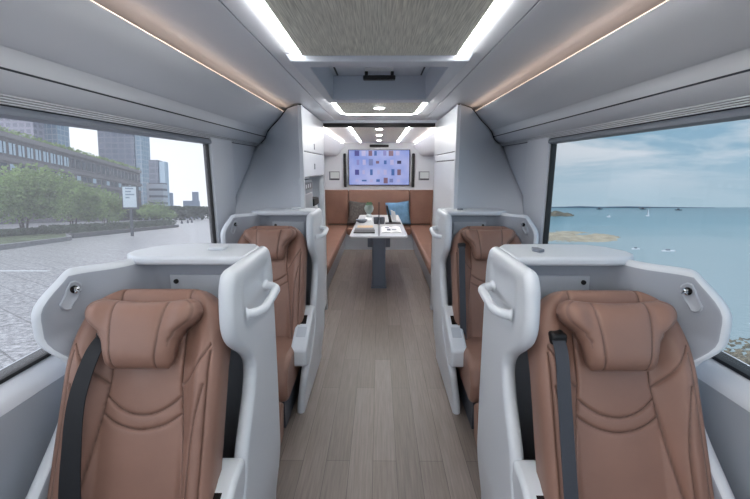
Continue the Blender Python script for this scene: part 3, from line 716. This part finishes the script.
    for k in range(40):
        t = 2*math.pi*k/40; sgn = 1 if math.cos(t) >= 0 else -1
        rr = .021 if sgn > 0 else .025
        al = L_*sgn+rr*math.cos(t); q = rr*math.sin(t)
        if abs(math.cos(t)) < .35: al = L_*math.cos(t)/.35*1.0+rr*math.cos(t); q *= .88
        w_ = cen+ca*al+cb*q; out.append((w_.x, w_.y))
    vv = []; 
    for sc_, c_ in ((1.08, -.006), (1.08, .003), (1.0, .005), (.90, .0015)):
        for a, b in out:
            p = on(.010+(a-.010)*sc_, -.004+(b+.004)*sc_, c_); vv.append((s*p.x, p.y, p.z))
    n = 40; ff = []
    for k in range(3):
        for j in range(n): ff.append((k*n+j, k*n+(j+1) % n, (k+1)*n+(j+1) % n, (k+1)*n+j))
    ff += [tuple(range(n)), tuple(3*n+j for j in range(n))]
    pl = mesh('hook_plate', vv, ff, mat('hook_plate_grey', srgb(176, 182, 191), .35), pod, smooth=60)
    m = MB()
    for k in range(4):
        a = math.pi/4+math.pi/2*k
        p0 = on(-.004, .016, .004); p1 = on(-.004+.011*math.cos(a), .016+.011*math.sin(a), .020)
        m.tube([(s*p0.x, p0.y, p0.z), (s*p1.x, p1.y, p1.z)], [.005, .0035], 8)
    m.obj('coat_hook', chrome, pl)
    m = MB(); p0 = on(-.004, .016, .003); m.disc((s*p0.x, p0.y, p0.z), (s*nn.x, nn.y, 0), .013, .004); m.obj('hook_recess', blackgl, pl)
    # armrests
    for u0, u1, ctl in ((.446, .550, True), (.935, .99, False)):
        m = MB(); m.prism([(1.17, .600), (1.08, .585), (.86, .475), (.79, .435), (.785, .33), (.86, .30), (1.17, .45)], 'x', s*u0, s*u1); ar = m.obj('armrest', shell, pod, bevel=.016, smooth=50)
        if ctl:
            q = [(1.045, .5665), (.975, .5325), (.985, .5275), (1.05, .5575)]
            MB().prism([(a, b+.003) for a, b in q], 'x', s*.480, s*.520).obj('seat_controller', blackgl, ar)
            MB().prism([(.955, .5245), (.88, .487), (.88, .479), (.955, .516)], 'x', s*.470, s*.530).obj('cup_lid', shell_in, ar, bevel=.002)
    return pod
podL, podR = make_pod(-1), make_pod(1)
seatL, seatR = make_seat(-1, 0), make_seat(1, 0)
PITCH = 1.5
for src, nl, fl in ((podL, 'near left', 'far left'), (podR, 'near right', 'far right')):
    win = 'left' if 'left' in nl else 'right'
    src['label'] = 'pale grey privacy pod closest to the camera on the %s side, beside the window' % win
    c_ = copy_tree(src); c_.location.y += PITCH
    c_['label'] = 'pale grey privacy pod in front of the %s cabinet, second row' % win
for src, win in ((seatL, 'left'), (seatR, 'right')):
    src['label'] = 'brown leather seat with %s belt inside the nearest %s pod' % ('wide black' if win == 'left' else 'grey', win)
    c_ = copy_tree(src); c_.location.y += PITCH
    c_['label'] = 'brown leather seat inside the second-row %s pod near the cabinet' % win

# ================================================================== OUTSIDE, LEFT: plaza on a street falling gently away
TILT = Matrix.Translation((0, 0, H)) @ Matrix.Rotation(R(-6.8), 4, 'X') @ Matrix.Translation((0, 0, -H))
def tilt(o): o.matrix_world = TILT @ Matrix.Translation(o.location) @ Matrix.Rotation(0, 4, 'X'); return o
GZ = H-3.0
def ray(px, py):
    c_ = 249.5-py; return Vector((px-379, 398.5+.0854*c_, -34.2+.9963*c_))
def gp(px, py): d_ = ray(px, py); t = -3.0/d_.z; return Vector((d_.x*t, d_.y*t, GZ))
def at(px, py, y): d_ = ray(px, py); t = y/d_.y; return Vector((d_.x*t, y, H+d_.z*t))
def ground_mat():
    m = mat('plaza_paving', srgb(150, 150, 152), .35); nt = m.node_tree; b = nt.nodes['Principled BSDF']; N = nt.nodes.new; Lk = nt.links.new
    tc = N('ShaderNodeTexCoord'); v = N('ShaderNodeTexNoise'); v.inputs['Scale'].default_value = 5.5; v.inputs['Detail'].default_value = 6; v.inputs['Roughness'].default_value = .8
    mp = N('ShaderNodeMapping'); mp.inputs['Rotation'].default_value = (0, 0, R(35))
    cr = N('ShaderNodeValToRGB'); cr.color_ramp.elements[0].position = .40; cr.color_ramp.elements[0].color = srgb(70, 70, 74); cr.color_ramp.elements[1].position = .62; cr.color_ramp.elements[1].color = srgb(205, 205, 210)
    br = N('ShaderNodeTexBrick'); br.inputs['Scale'].default_value = 1; br.inputs['Brick Width'].default_value = 2.2; br.inputs['Row Height'].default_value = 1.1; br.inputs['Mortar Size'].default_value = .025
    br.inputs['Color1'].default_value = (1, 1, 1, 1); br.inputs['Color2'].default_value = (.86, .86, .86, 1); br.inputs['Mortar'].default_value = (.3, .3, .3, 1)
    mx = N('ShaderNodeMix'); mx.data_type = 'RGBA'; mx.blend_type = 'MULTIPLY'; mx.inputs[0].default_value = 1
    Lk(tc.outputs['Object'], v.inputs['Vector']); Lk(tc.outputs['Object'], mp.inputs[0]); Lk(mp.outputs[0], br.inputs['Vector'])
    Lk(v.outputs['Fac'], cr.inputs['Fac']); Lk(cr.outputs['Color'], mx.inputs[6]); Lk(br.outputs['Color'], mx.inputs[7]); Lk(mx.outputs[2], b.inputs['Base Color'])
    return m
g = MB().box(-330, -1.8, -20, 330, -.02, 0).obj('ground', ground_mat()); g.location = (0, 0, GZ); structure(tilt(g))
# white painted line
a, b_ = gp(-60, 272), gp(46, 272)
m = MB(); d_ = (b_-a).normalized(); nx = Vector((-d_.y, d_.x, 0))*.09
m.add([tuple(p) for p in (a-nx, b_-nx, b_+nx, a+nx)]+[tuple(p+Vector((0, 0, .02))) for p in (a-nx, b_-nx, b_+nx, a+nx)], [(0, 1, 2, 3), (4, 5, 6, 7), (0, 1, 5, 4), (1, 2, 6, 5), (2, 3, 7, 6), (3, 0, 4, 7)])
o = m.obj('painted_line', white, loc=tuple(a)); tag(o, 'thin white painted line on the plaza paving outside the left window', 'road marking'); tilt(o)

def foliage_mat(name, col):
    m = mat(name, col, .7); nt = m.node_tree; b = nt.nodes['Principled BSDF']; N = nt.nodes.new
    b.inputs['Subsurface Weight'].default_value = 0
    tc = N('ShaderNodeTexCoord'); n = N('ShaderNodeTexNoise'); n.inputs['Scale'].default_value = .8; n.inputs['Detail'].default_value = 4
    cr = N('ShaderNodeValToRGB'); cr.color_ramp.elements[0].position = .35; cr.color_ramp.elements[1].position = .65
    cr.color_ramp.elements[0].color = tuple(c*.6 for c in col[:3])+(1,); cr.color_ramp.elements[1].color = tuple(c*1.5 for c in col[:3])+(1,)
    nt.links.new(tc.outputs['Object'], n.inputs[0]); nt.links.new(n.outputs['Fac'], cr.inputs[0]); nt.links.new(cr.outputs[0], b.inputs['Base Color'])
    out = nt.nodes['Material Output']; tr = N('ShaderNodeBsdfTranslucent'); mx = N('ShaderNodeMixShader'); mx.inputs[0].default_value = .45
    nt.links.new(cr.outputs[0], tr.inputs[0]); nt.links.new(b.outputs[0], mx.inputs[1]); nt.links.new(tr.outputs[0], mx.inputs[2]); nt.links.new(mx.outputs[0], out.inputs[0])
    return m
leafm = foliage_mat('plaza_foliage', srgb(128, 150, 96)); leafd = foliage_mat('dark_foliage', srgb(78, 92, 74)); bark = mat('bark', srgb(78, 72, 66), .9)
def leaves(c, rx, ry, rz, n, size, blobs=9):
    v = []; f = []; B = []
    for k in range(blobs):
        a = random.random()*6.28; q = random.random()**.5
        B.append((c.x+rx*.62*q*math.cos(a), c.y+ry*.62*q*math.sin(a), c.z+rz*(random.random()*1.3-.6), .45+random.random()*.25))
    for k in range(n):
        bx, by, bz, br_ = random.choice(B)
        d = Vector((random.gauss(0, 1), random.gauss(0, 1), random.gauss(0, 1))).normalized()*(random.random()**.45)
        p = Vector((bx+d.x*rx*br_, by+d.y*ry*br_, bz+d.z*rz*br_*.9))
        a = Vector((random.gauss(0, 1), random.gauss(0, 1), random.gauss(0, 1))).normalized(); b2 = a.orthogonal().normalized()
        s_ = size*(.6+random.random()*.8); i = len(v)
        v += [tuple(p-a*s_), tuple(p+b2*s_*.6), tuple(p+a*s_), tuple(p-b2*s_*.6)]; f.append((i, i+1, i+2, i+3))
    return v, f
def tree(px, pyb, pyt, wpx, label, n=3600, m=None):
    base = gp(px, pyb); top = at(px, pyt, base.y).z; hgt = top-base.z; w = wpx/400*base.y*1.0
    r = empty('plaza_tree', tuple(base), label, 'tree', 'trees on the plaza')
    c_ = base+Vector((0, 0, hgt*.60)); v, f = leaves(c_, w/2, w/2, hgt*.42, n, hgt*.026)
    mesh('crown', v, f, m or leafm, r, smooth=0, fix=False)
    t = MB()
    for k in range(5):
        a = k*1.25; q = Vector((math.cos(a), math.sin(a), 0))
        t.tube([base+q*hgt*.02, base+q*hgt*.06+Vector((0, 0, hgt*.25)), base+q*hgt*.17+Vector((0, 0, hgt*.6))], [hgt*.014, hgt*.011, hgt*.004], 6)
    t.obj('trunk', bark, r); tilt(r)
tree(22, 237, 172, 84, 'largest bushy green tree at the far left on the plaza planter', 6500)
tree(72, 233, 183, 56, 'bushy green tree right of the largest plaza tree', 4500)
tree(104, 230, 190, 46, 'green plaza tree just left of the sign post', 3500)
tree(157, 226, 201, 36, 'small rounded green tree right of the sign post', 3000)
def hedge(pts, w, h, label, name='low_hedge', mt=None, n=4000, size=.22):
    r = empty(name, tuple(pts[0]), label, 'hedge')
    v = []; f = []
    for k in range(n):
        i = random.randrange(len(pts)-1); t = random.random(); p = pts[i].lerp(pts[i+1], t); d = (pts[i+1]-pts[i]).normalized(); q = Vector((-d.y, d.x, 0))
        p = p+q*random.uniform(0, w)+Vector((0, 0, random.random()**.5*h))
        a = Vector((random.gauss(0, 1), random.gauss(0, 1), random.gauss(0, 1))).normalized(); b2 = a.orthogonal().normalized(); j = len(v); s_ = size
        v += [tuple(p-a*s_), tuple(p+b2*s_*.6), tuple(p+a*s_), tuple(p-b2*s_*.6)]; f.append((j, j+1, j+2, j+3))
    mesh('foliage', v, f, mt or leafd, r, smooth=0, fix=False); tilt(r)
# stone planter with grass in front of the trees
A, B, C_ = gp(-80, 262), gp(70, 241), gp(66, 233)
def kerb(P, hgt, w, name, label, m_):
    mb = MB()
    for a, b in zip(P, P[1:]):
        d = (b-a).normalized(); q = Vector((-d.y, d.x, 0))*w
        lo = [a, b, b+q, a+q]; mb.add([tuple(p) for p in lo]+[tuple(p+Vector((0, 0, hgt))) for p in lo], [(0, 1, 2, 3), (4, 5, 6, 7), (0, 1, 5, 4), (1, 2, 6, 5), (2, 3, 7, 6), (3, 0, 4, 7)])
    o = mb.obj(name, m_, loc=tuple(P[0])); tag(o, label, 'planter'); tilt(o)
stone = mat('kerb_stone', srgb(120, 122, 124), .8, vary=(3, .2))
kerb([A, B, C_], .45, .5, 'stone_planter_wall', 'low grey stone planter wall in front of the largest plaza tree', stone)
o = MB().add([(p.x, p.y, GZ+.40) for p in (A, B, C_, gp(-80, 231))], [(0, 1, 2, 3)]).obj('planter_grass', foliage_mat('grass', srgb(96, 112, 80)), loc=tuple(A)); tag(o, 'grass bed behind the low stone planter wall', 'grass', kind='stuff'); tilt(o)
hedge([gp(-60, 247), gp(60, 235.5)], 3, 1.1, 'low green hedge behind the stone planter wall', n=4500)
D, E = gp(72, 239), gp(178, 227.5)
kerb([D, E], .6, .6, 'stone_planter_wall', 'long dark kerb running toward the sign post and far trees', mat('dark_kerb', srgb(88, 90, 92), .8))
hedge([gp(72, 237.5), gp(176, 226.3)], 4, 1.5, 'long dark hedge behind the kerb under the sign post', n=6000)
far = [gp(120, 221), gp(206, 220.4), gp(290, 220)]
hedge(far, 10, 7.5, 'distant dark tree line along the end of the plaza', 'distant_tree_line', leafd, 5000, 1.1)
# sign
b0 = gp(131, 236.5); yy = b0.y
r = empty('sign_post', tuple(b0), 'tall dark framed advertising sign on a post between the plaza trees', 'sign')
w = 8.2/400*yy; z1, z0 = at(131, 186, yy).z, at(131, 209.5, yy).z
MB().box(b0.x-w, b0.x+w, yy-.15, yy+.15, z0, z1).obj('sign_box', mat('sign_frame', srgb(60, 70, 78), .5), r, bevel=.04)
MB().box(b0.x-w*.82, b0.x+w*.82, yy-.20, yy-.152, z0+.25, z1-.15).obj('poster', mat('poster_pale', srgb(200, 212, 218), .4), r)
m = MB(); [m.box(b0.x-w*.5+.0, b0.x-w*.5+w*q, yy-.215, yy-.201, z1-.5-k*.42, z1-.3-k*.42) for k, q in enumerate((1.0, .7, 1.1, .5))]; m.obj('poster_blocks', mat('poster_grey', srgb(120, 135, 150), .5), r)
MB().box(b0.x-.16, b0.x+.16, yy-.12, yy+.12, GZ, z0).obj('post', mat('sign_frame'), r); tilt(r)
# people in the distance
for px, py, l in ((181, 224, 'distant person sitting low on the plaza, left of the small group'), (187, 223.4, 'distant person in dark clothes in the middle of the small group'), (191, 223, 'distant person at the right of the small plaza group')):
    p = gp(px, py); m = MB(); h_ = 1.25
    m.lathe(p.x, p.y, [(.34, p.z), (.38, p.z+.25), (.26, p.z+.55), (.3, p.z+.85), (.1, p.z+.98), (.13, p.z+1.08), (.14, p.z+1.2), (.05, p.z+1.3)], 12)
    o = m.obj('person', dgrey, loc=tuple(p)); tag(o, l, 'person'); tilt(o)

# buildings
def grid_mat(name, c1, c2, sx, sz, mort, line):
    m = mat(name, c1, .4); nt = m.node_tree; b = nt.nodes['Principled BSDF']; N = nt.nodes.new; Lk = nt.links.new
    tc = N('ShaderNodeTexCoord'); sp = N('ShaderNodeSeparateXYZ'); ad = N('ShaderNodeMath'); cm = N('ShaderNodeCombineXYZ')
    Lk(tc.outputs['Object'], sp.inputs[0]); Lk(sp.outputs[0], ad.inputs[0]); Lk(sp.outputs[1], ad.inputs[1]); Lk(ad.outputs[0], cm.inputs[0]); Lk(sp.outputs[2], cm.inputs[1])
    br = N('ShaderNodeTexBrick'); br.offset = 0; br.inputs['Scale'].default_value = 1; br.inputs['Brick Width'].default_value = sx; br.inputs['Row Height'].default_value = sz; br.inputs['Mortar Size'].default_value = mort
    br.inputs['Color1'].default_value = c1; br.inputs['Color2'].default_value = c2; br.inputs['Mortar'].default_value = line
    Lk(cm.outputs[0], br.inputs['Vector']); Lk(br.outputs['Color'], b.inputs['Base Color']); return m
def block(name, px0, px1, pyt, y, depth, m_, label):
    """an upright block whose near face spans px0..px1 at distance y"""
    px1 = 379-(379-px1)*(y+depth)/y; a, b = at(px0, pyt, y), at(px1, pyt, y)
    r = empty(name, (a.x, y, GZ), label, 'building')
    MB().box(a.x, b.x, y, y+depth, GZ-6, a.z).obj('tower_body', m_, r)
    return r, a, b
# long foreground building receding to the right
brick = mat('grey_brown_stone', srgb(116, 112, 114), .8, vary=(.6, .2))
p0, p1 = at(-120, 200, 88), at(140, 200, 235); ztop0, ztop1 = at(-2, 139, 88).z, 0
r = empty('long_building', (p0.x, p0.y, GZ), 'long grey low building with a band of windows and planted roof, left', 'building')
dirb = Vector((p1.x-p0.x, p1.y-p0.y, 0)); Lb = dirb.length; dirb.normalize(); nb = Vector((-dirb.y, dirb.x, 0))
ZT = 1.0*(at(60, 154, p0.y+(p1.y-p0.y)*.55).z)
def wallbox(mb, s0, s1, z0, z1, out, back, m=0):
    q = [p0+dirb*s0-nb*out, p0+dirb*s1-nb*out, p0+dirb*s1+nb*back, p0+dirb*s0+nb*back]
    mb.add([(p.x, p.y, z0) for p in q]+[(p.x, p.y, z1) for p in q], [(3, 2, 1, 0), (4, 5, 6, 7), (0, 1, 5, 4), (1, 2, 6, 5), (2, 3, 7, 6), (3, 0, 4, 7)], m)
m = MB(); wallbox(m, 0, Lb, GZ-5, ZT, 0, 25); m.obj('wall', brick, r)
m = MB(); wallbox(m, 0, Lb, ZT-1.2, ZT+.3, .8, 0); wallbox(m, 0, Lb, ZT-8.6, ZT-7.4, .8, 0); wallbox(m, 0, Lb, ZT-12.5, ZT-11.8, .5, 0); m.obj('cornice', mat('stone_band', srgb(134, 130, 130), .8), r)
wm = mat('pale_window', srgb(205, 222, 232), .2); wd = mat('dark_window', srgb(72, 78, 88), .2)
nw = 34
for k in range(nw):
    s0 = Lb*(k+.2)/nw; s1 = Lb*(k+.85)/nw
    m = MB(); wallbox(m, s0, s1, ZT-6.2, ZT-2.6, .15, -.01); wo = m.obj('window', wm if k < nw*.5 else wd, r)
    m = MB(); wallbox(m, (s0+s1)/2-.12, (s0+s1)/2+.12, ZT-6.2, ZT-2.6, .3, -.16); m.obj('mullion', wd, wo)
    m = MB(); wallbox(m, s0, s1, ZT-11.2, ZT-9.2, .12, -.01); m.obj('window', wd if k % 3 else wm, r)
v = []; f = []
for k in range(2600):
    p = p0+dirb*random.uniform(0, Lb)+nb*random.uniform(0, 3)+Vector((0, 0, ZT-p0.z+random.random()**2*2.0)); a = Vector((random.gauss(0, 1), random.gauss(0, 1), random.gauss(0, 1))).normalized(); b2 = a.orthogonal().normalized(); j = len(v)
    v += [tuple(p-a*.5), tuple(p+b2*.35), tuple(p+a*.5), tuple(p-b2*.35)]; f.append((j, j+1, j+2, j+3))
pl = mesh('roof_planting', v, f, leafm, r, smooth=0, fix=False); pl['kind'] = 'stuff'
tilt(r)
gl1 = grid_mat('tower_glass_pale', srgb(150, 170, 184), srgb(138, 160, 176), 3.2, 3.4, .25, srgb(182, 194, 202))
gl2 = grid_mat('tower_glass_mauve', srgb(112, 112, 128), srgb(124, 122, 136), 4, 3.6, .7, srgb(142, 140, 152))
gl3 = grid_mat('tower_office', srgb(108, 114, 128), srgb(120, 126, 140), 5, 4, .5, srgb(134, 138, 150))
gl4 = grid_mat('banded_block', srgb(120, 122, 132), srgb(110, 112, 122), 60, 4, 1.4, srgb(205, 208, 214))
r, a, b = block('glass_tower', 34, 62, 60, 260, 10, gl1, 'pale green glass tower rising behind the long building, left'); tilt(r)
r, a, b = block('residential_tower', -60, 36, 50, 240, 8, gl2, 'mauve ribbed tower at the far left behind the long building'); tilt(r)
r, a, b = block('office_tower', 95, 141, 128, 300, 12, gl3, 'broad grey-blue tower in the middle of the left window view')
r2 = MB().box(b.x+.2, b.x+5, 301, 312, GZ-6, a.z-3).obj('glass_side', gl1, r); tilt(r)
r, a, b = block('mid_rise_block', 147, 161, 160, 285, 6, gl3, 'mid-height grey block right of the broad tower')
MB().box(b.x+.1, b.x+4.2, 286, 291, GZ-6, a.z-1).obj('glass_side', mat('pale_glass_side', srgb(190, 208, 220), .3), r); tilt(r)
r, a, b = block('banded_building', 145, 166, 183, 240, 5, gl4, 'low building with white horizontal bands right of the sign post'); tilt(r)
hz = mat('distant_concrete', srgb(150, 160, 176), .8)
r, a, b = block('distant_tower', 168, 172, 193, 330, 2, hz, 'thin distant tower standing alone near the window edge'); tilt(r)
r, a, b = block('distant_block', 182, 199, 201, 320, 5, hz, 'distant stepped block low on the skyline by the window edge')
q = at(193, 192, 320); MB().box(q.x-2, q.x+2, 321, 324, a.z, q.z).obj('roof_turret', hz, r); tilt(r)

# ================================================================== OUTSIDE, RIGHT: sea
def sea_mat():
    m = mat('sea_water', srgb(86, 150, 168), .28); nt = m.node_tree; b = nt.nodes['Principled BSDF']; N = nt.nodes.new; Lk = nt.links.new
    tc = N('ShaderNodeTexCoord'); mp = N('ShaderNodeMapping'); mp.inputs['Scale'].default_value = (.006, .03, 1)
    n = N('ShaderNodeTexNoise'); n.inputs['Scale'].default_value = 1; n.inputs['Detail'].default_value = 5
    # deep water offshore, pale shallows near the coast (depth = distance along y)
    sp = N('ShaderNodeSeparateXYZ'); mr = N('ShaderNodeMapRange'); mr.inputs[1].default_value = 60; mr.inputs[2].default_value = 290
    ad = N('ShaderNodeMath'); ad.operation = 'MULTIPLY_ADD'; ad.inputs[1].default_value = .5
    sb = N('ShaderNodeMath'); sb.operation = 'SUBTRACT'; sb.inputs[1].default_value = .25
    cr = N('ShaderNodeValToRGB'); e = cr.color_ramp.elements
    e[0].position = 0; e[0].color = srgb(142, 160, 166); e[1].position = 1; e[1].color = srgb(66, 112, 128)
    q = e.new(.45); q.color = srgb(124, 150, 158); q = e.new(.72); q.color = srgb(84, 130, 144)
    Lk(tc.outputs['Object'], mp.inputs[0]); Lk(mp.outputs[0], n.inputs['Vector']); Lk(tc.outputs['Object'], sp.inputs[0]); Lk(sp.outputs[1], mr.inputs[0])
    Lk(n.outputs['Fac'], ad.inputs[0]); Lk(mr.outputs[0], ad.inputs[2]); Lk(ad.outputs[0], sb.inputs[0]); Lk(sb.outputs[0], cr.inputs[0]); Lk(cr.outputs[0], b.inputs['Base Color'])
    n2 = N('ShaderNodeTexNoise'); n2.inputs['Scale'].default_value = .8; n2.inputs['Detail'].default_value = 5
    bp = N('ShaderNodeBump'); bp.inputs['Strength'].default_value = .35; bp.inputs['Distance'].default_value = .4
    Lk(tc.outputs['Object'], n2.inputs['Vector']); Lk(n2.outputs['Fac'], bp.inputs['Height']); Lk(bp.outputs[0], b.inputs['Normal'])
    return m
SZ = -28.45; SD = 30.0
structure(MB().prism([(1.6, GZ), (4.7, GZ), (9, -9), (30, SZ-3), (1.6, SZ-3)], 'y', -60, 120).obj('ground', mat('cliff_earth', srgb(110, 106, 96), .9, vary=(.4, .3)), loc=(3, 0, GZ)))
def sray(px, py):
    c_ = 249.5-py; return Vector((px-379, 391.6+.203*c_, -81.2+.979*c_))
def sp_(px, py): d_ = sray(px, py); t = -SD/d_.z; return Vector((d_.x*t, d_.y*t, SZ))
o = MB().box(20, 800, -150, 303, SZ-.5, SZ).obj('sea', sea_mat()); tag(o, 'calm blue green sea filling the lower half of the right window', 'sea', kind='stuff')
rock = mat('shore_rock', srgb(120, 114, 100), .9, vary=(.5, .4), bump=(.9, 1, 1)); sand = mat('reef_sand', srgb(158, 150, 132), .9, vary=(.2, .3))
def patch(name, cx, cy, rx, ry, h, m_, label, cat, n=50, seed=0):
    random.seed(seed); ph = [(random.uniform(.5, 3), random.uniform(.5, 3), random.random()*6, random.random()*6) for _ in range(6)]
    v = []; f = []
    for i in range(n+1):
        for j in range(n+1):
            x = -1+2*i/n; y = -1+2*j/n; q = max(0, 1-(x*x+y*y)**.5)
            nz = sum(math.sin(a*4*x+c1)*math.cos(b*4*y+c2) for a, b, c1, c2 in ph)/3
            z = h*(q**.5*(.6+.5*nz)+random.uniform(-.12, .12))-(.25*h if q < .06 else 0)-h*.18
            v.append((cx+x*rx, cy+y*ry, SZ+z))
    for i in range(n):
        for j in range(n): k = i*(n+1)+j; f.append((k, k+n+1, k+n+2, k+1))
    o = mesh(name, v, f, m_, smooth=0, fix=False, loc=(cx, cy, SZ)); tag(o, label, cat); return o
p = sp_(575, 236); patch('sand_reef', p.x-6, p.y, 26, 16, .9, sand, 'pale sandy reef in the sea beside the window frame', 'reef', seed=3)
p = sp_(556, 215); patch('rock_islet', p.x, p.y, 12, 8, 3.5, rock, 'small dark rock islet near the horizon at the window frame', 'rock', seed=4)
patch('rocky_shore', 57, 44, 30, 27, 2.4, rock, 'rocky shore below the sea at the lower right corner', 'shore', n=110, seed=5)
hl = MB(); v = [(x, 298, SZ) for x in (110, 140, 150, 165, 185, 205, 230, 250)]
hh_ = [0, .6, 1.0, .5, .9, .5, .3, 0]
for (x, y, z), (x2, y2, z2), a, b in zip(v, v[1:], hh_, hh_[1:]): hl.add([(x, y, z), (x2, y, z), (x2, y, z+b), (x, y, z+a), (x, y+4, z), (x2, y+4, z), (x2, y+4, z+b), (x, y+4, z+a)], [(0, 1, 2, 3), (4, 5, 6, 7), (3, 2, 6, 7)])
o = hl.obj('distant_headland', mat('headland', srgb(84, 104, 120), .9), loc=(180, 298, SZ), smooth=0, fix=False); tag(o, 'thin distant headland on the sea horizon', 'headland')
# boats
def sailboat(px, py, h, label):
    p = sp_(px, py); r = empty('sailboat', tuple(p), label, 'boat')
    m = MB(); m.prism([(p.x-.8, p.z), (p.x-1.1, p.z+.5), (p.x+1.3, p.z+.5), (p.x+.8, p.z)], 'y', p.y-.4, p.y+.4); m.obj('hull', white, r)
    m = MB(); m.prism([(p.x-.05, p.z+.6), (p.x+1.1, p.z+.7), (p.x+.05, p.z+h)], 'y', p.y-.04, p.y+.04); m.obj('sail', white, r)
    m = MB(); m.tube([(p.x-.1, p.y, p.z+.4), (p.x-.1, p.y, p.z+h)], .06, 6); m.obj('mast', dgrey, r)
sailboat(645.5, 216, 4.6, 'white sailboat below the horizon, tallest boat in the right window'); sailboat(607, 217, 1.8, 'tiny white sailboat left of the tall sailboat')
for px, py, l in ((598, 209, 'dark low ship on the horizon near the window frame'), (641, 209, 'dark low ship on the horizon above the tall sailboat'), (676, 210, 'faint low ship on the horizon right of the sailboats')):
    p = sp_(px, py); r = empty('distant_ship', tuple(p), l, 'ship', 'ships on the horizon')
    MB().prism([(p.x-1.7, p.z), (p.x-2.3, p.z+.5), (p.x+2.4, p.z+.5), (p.x+1.9, p.z)], 'y', p.y-.6, p.y+.6).obj('hull', dgrey, r)
    MB().box(p.x-.7, p.x+.6, p.y-.3, p.y+.3, p.z+.5, p.z+1.2).obj('wheelhouse', dgrey, r)
for px, py, l in ((634, 249, 'small white rowing boat in the middle of the sea view'), (666, 251, 'white motorboat with low cabin, nearest boat on the sea')):
    p = sp_(px, py); k = 1.6 if px < 650 else 2.6; r = empty('motorboat', tuple(p), l, 'boat')
    MB().prism([(p.x-k*.8, p.y-.5), (p.x+k*.6, p.y-.6), (p.x+k, p.y), (p.x+k*.6, p.y+.6), (p.x-k*.8, p.y+.5)], 'z', p.z, p.z+.45).obj('hull', white, r)
    MB().box(p.x-k*.3, p.x+k*.2, p.y-.3, p.y+.3, p.z+.45, p.z+.85).obj('cabin', mgrey, r)

# ================================================================== LIGHT
W = bpy.data.worlds.new('World'); scn.world = W; W.use_nodes = True
nt = W.node_tree; nt.nodes.clear(); N = nt.nodes.new; Lk = nt.links.new
out = N('ShaderNodeOutputWorld'); bg = N('ShaderNodeBackground'); bg.inputs[1].default_value = 1.0
tc = N('ShaderNodeTexCoord'); sp = N('ShaderNodeSeparateXYZ'); Lk(tc.outputs['Generated'], sp.inputs[0])
ge = N('ShaderNodeMapRange'); ge.inputs[1].default_value = -.09; ge.inputs[2].default_value = .35; Lk(sp.outputs[2], ge.inputs[0])
rb = N('ShaderNodeValToRGB'); rb.color_ramp.elements[0].color = srgb(188, 210, 222); rb.color_ramp.elements[1].color = srgb(96, 146, 184)
q = rb.color_ramp.elements.new(.35); q.color = srgb(146, 184, 206); Lk(ge.outputs[0], rb.inputs[0])
mp = N('ShaderNodeMapping'); mp.inputs['Scale'].default_value = (1.3, 1.3, 7); Lk(tc.outputs['Generated'], mp.inputs[0])
cl = N('ShaderNodeTexNoise'); cl.inputs['Scale'].default_value = 2.4; cl.inputs['Detail'].default_value = 8; cl.inputs['Roughness'].default_value = .6; cl.inputs['Distortion'].default_value = .4
Lk(mp.outputs[0], cl.inputs['Vector'])
cr = N('ShaderNodeValToRGB'); cr.color_ramp.elements[0].position = .44; cr.color_ramp.elements[1].position = .60; Lk(cl.outputs['Fac'], cr.inputs[0])
mu = N('ShaderNodeMath'); mu.operation = 'MULTIPLY'; gm = N('ShaderNodeMapRange'); gm.inputs[1].default_value = -.07; gm.inputs[2].default_value = .03; Lk(sp.outputs[2], gm.inputs[0])
Lk(cr.outputs[0], mu.inputs[0]); Lk(gm.outputs[0], mu.inputs[1])
m1 = N('ShaderNodeMix'); m1.data_type = 'RGBA'; Lk(mu.outputs[0], m1.inputs[0]); Lk(rb.outputs[0], m1.inputs[6]); m1.inputs[7].default_value = srgb(226, 232, 238)
xr = N('ShaderNodeMapRange'); xr.inputs[1].default_value = .2; xr.inputs[2].default_value = -.2; Lk(sp.outputs[0], xr.inputs[0])
m2 = N('ShaderNodeMix'); m2.data_type = 'RGBA'; Lk(xr.outputs[0], m2.inputs[0]); Lk(m1.outputs[2], m2.inputs[6]); m2.inputs[7].default_value = srgb(238, 242, 248)
Lk(m2.outputs[2], bg.inputs[0])
yr = N('ShaderNodeMapRange'); yr.interpolation_type = 'SMOOTHSTEP'; yr.inputs[1].default_value = .1; yr.inputs[2].default_value = -.7; yr.inputs[3].default_value = .72; yr.inputs[4].default_value = 1.3
Lk(sp.outputs[1], yr.inputs[0])
xl = N('ShaderNodeMapRange'); xl.inputs[1].default_value = .1; xl.inputs[2].default_value = -.3; xl.inputs[3].default_value = 1.0; xl.inputs[4].default_value = 1.5
ml = N('ShaderNodeMath'); ml.operation = 'MULTIPLY'; Lk(sp.outputs[0], xl.inputs[0]); Lk(yr.outputs[0], ml.inputs[0]); Lk(xl.outputs[0], ml.inputs[1]); Lk(ml.outputs[0], bg.inputs[1]); Lk(bg.outputs[0], out.inputs[0])
sun = bpy.data.lights.new('Sun', 'SUN'); sun.energy = 1.3; sun.angle = R(3); sun.color = (1, .96, .9)
so = bpy.data.objects.new('Sun', sun); COL.objects.link(so); so.rotation_euler = (R(-38), R(4), 0); so.location = (0, 0, 30)

# ================================================================== CAMERA
cam = bpy.data.cameras.new('Camera'); cam.sensor_width = 36; cam.lens = 36*400/750; cam.clip_start = .02; cam.clip_end = 2000
co = bpy.data.objects.new('Camera', cam); COL.objects.link(co); co.location = (0, 0, H); co.rotation_euler = (R(90)-math.atan(83/400), 0, .010)
scn.camera = co
scn.view_settings.view_transform = 'Standard'; scn.view_settings.look = 'None'; scn.view_settings.gamma = 1; scn.view_settings.exposure = .36
scn.view_settings.use_curve_mapping = False

scn.cycles.diffuse_bounces = 8; scn.cycles.max_bounces = 12; scn.cycles.transparent_max_bounces = 12
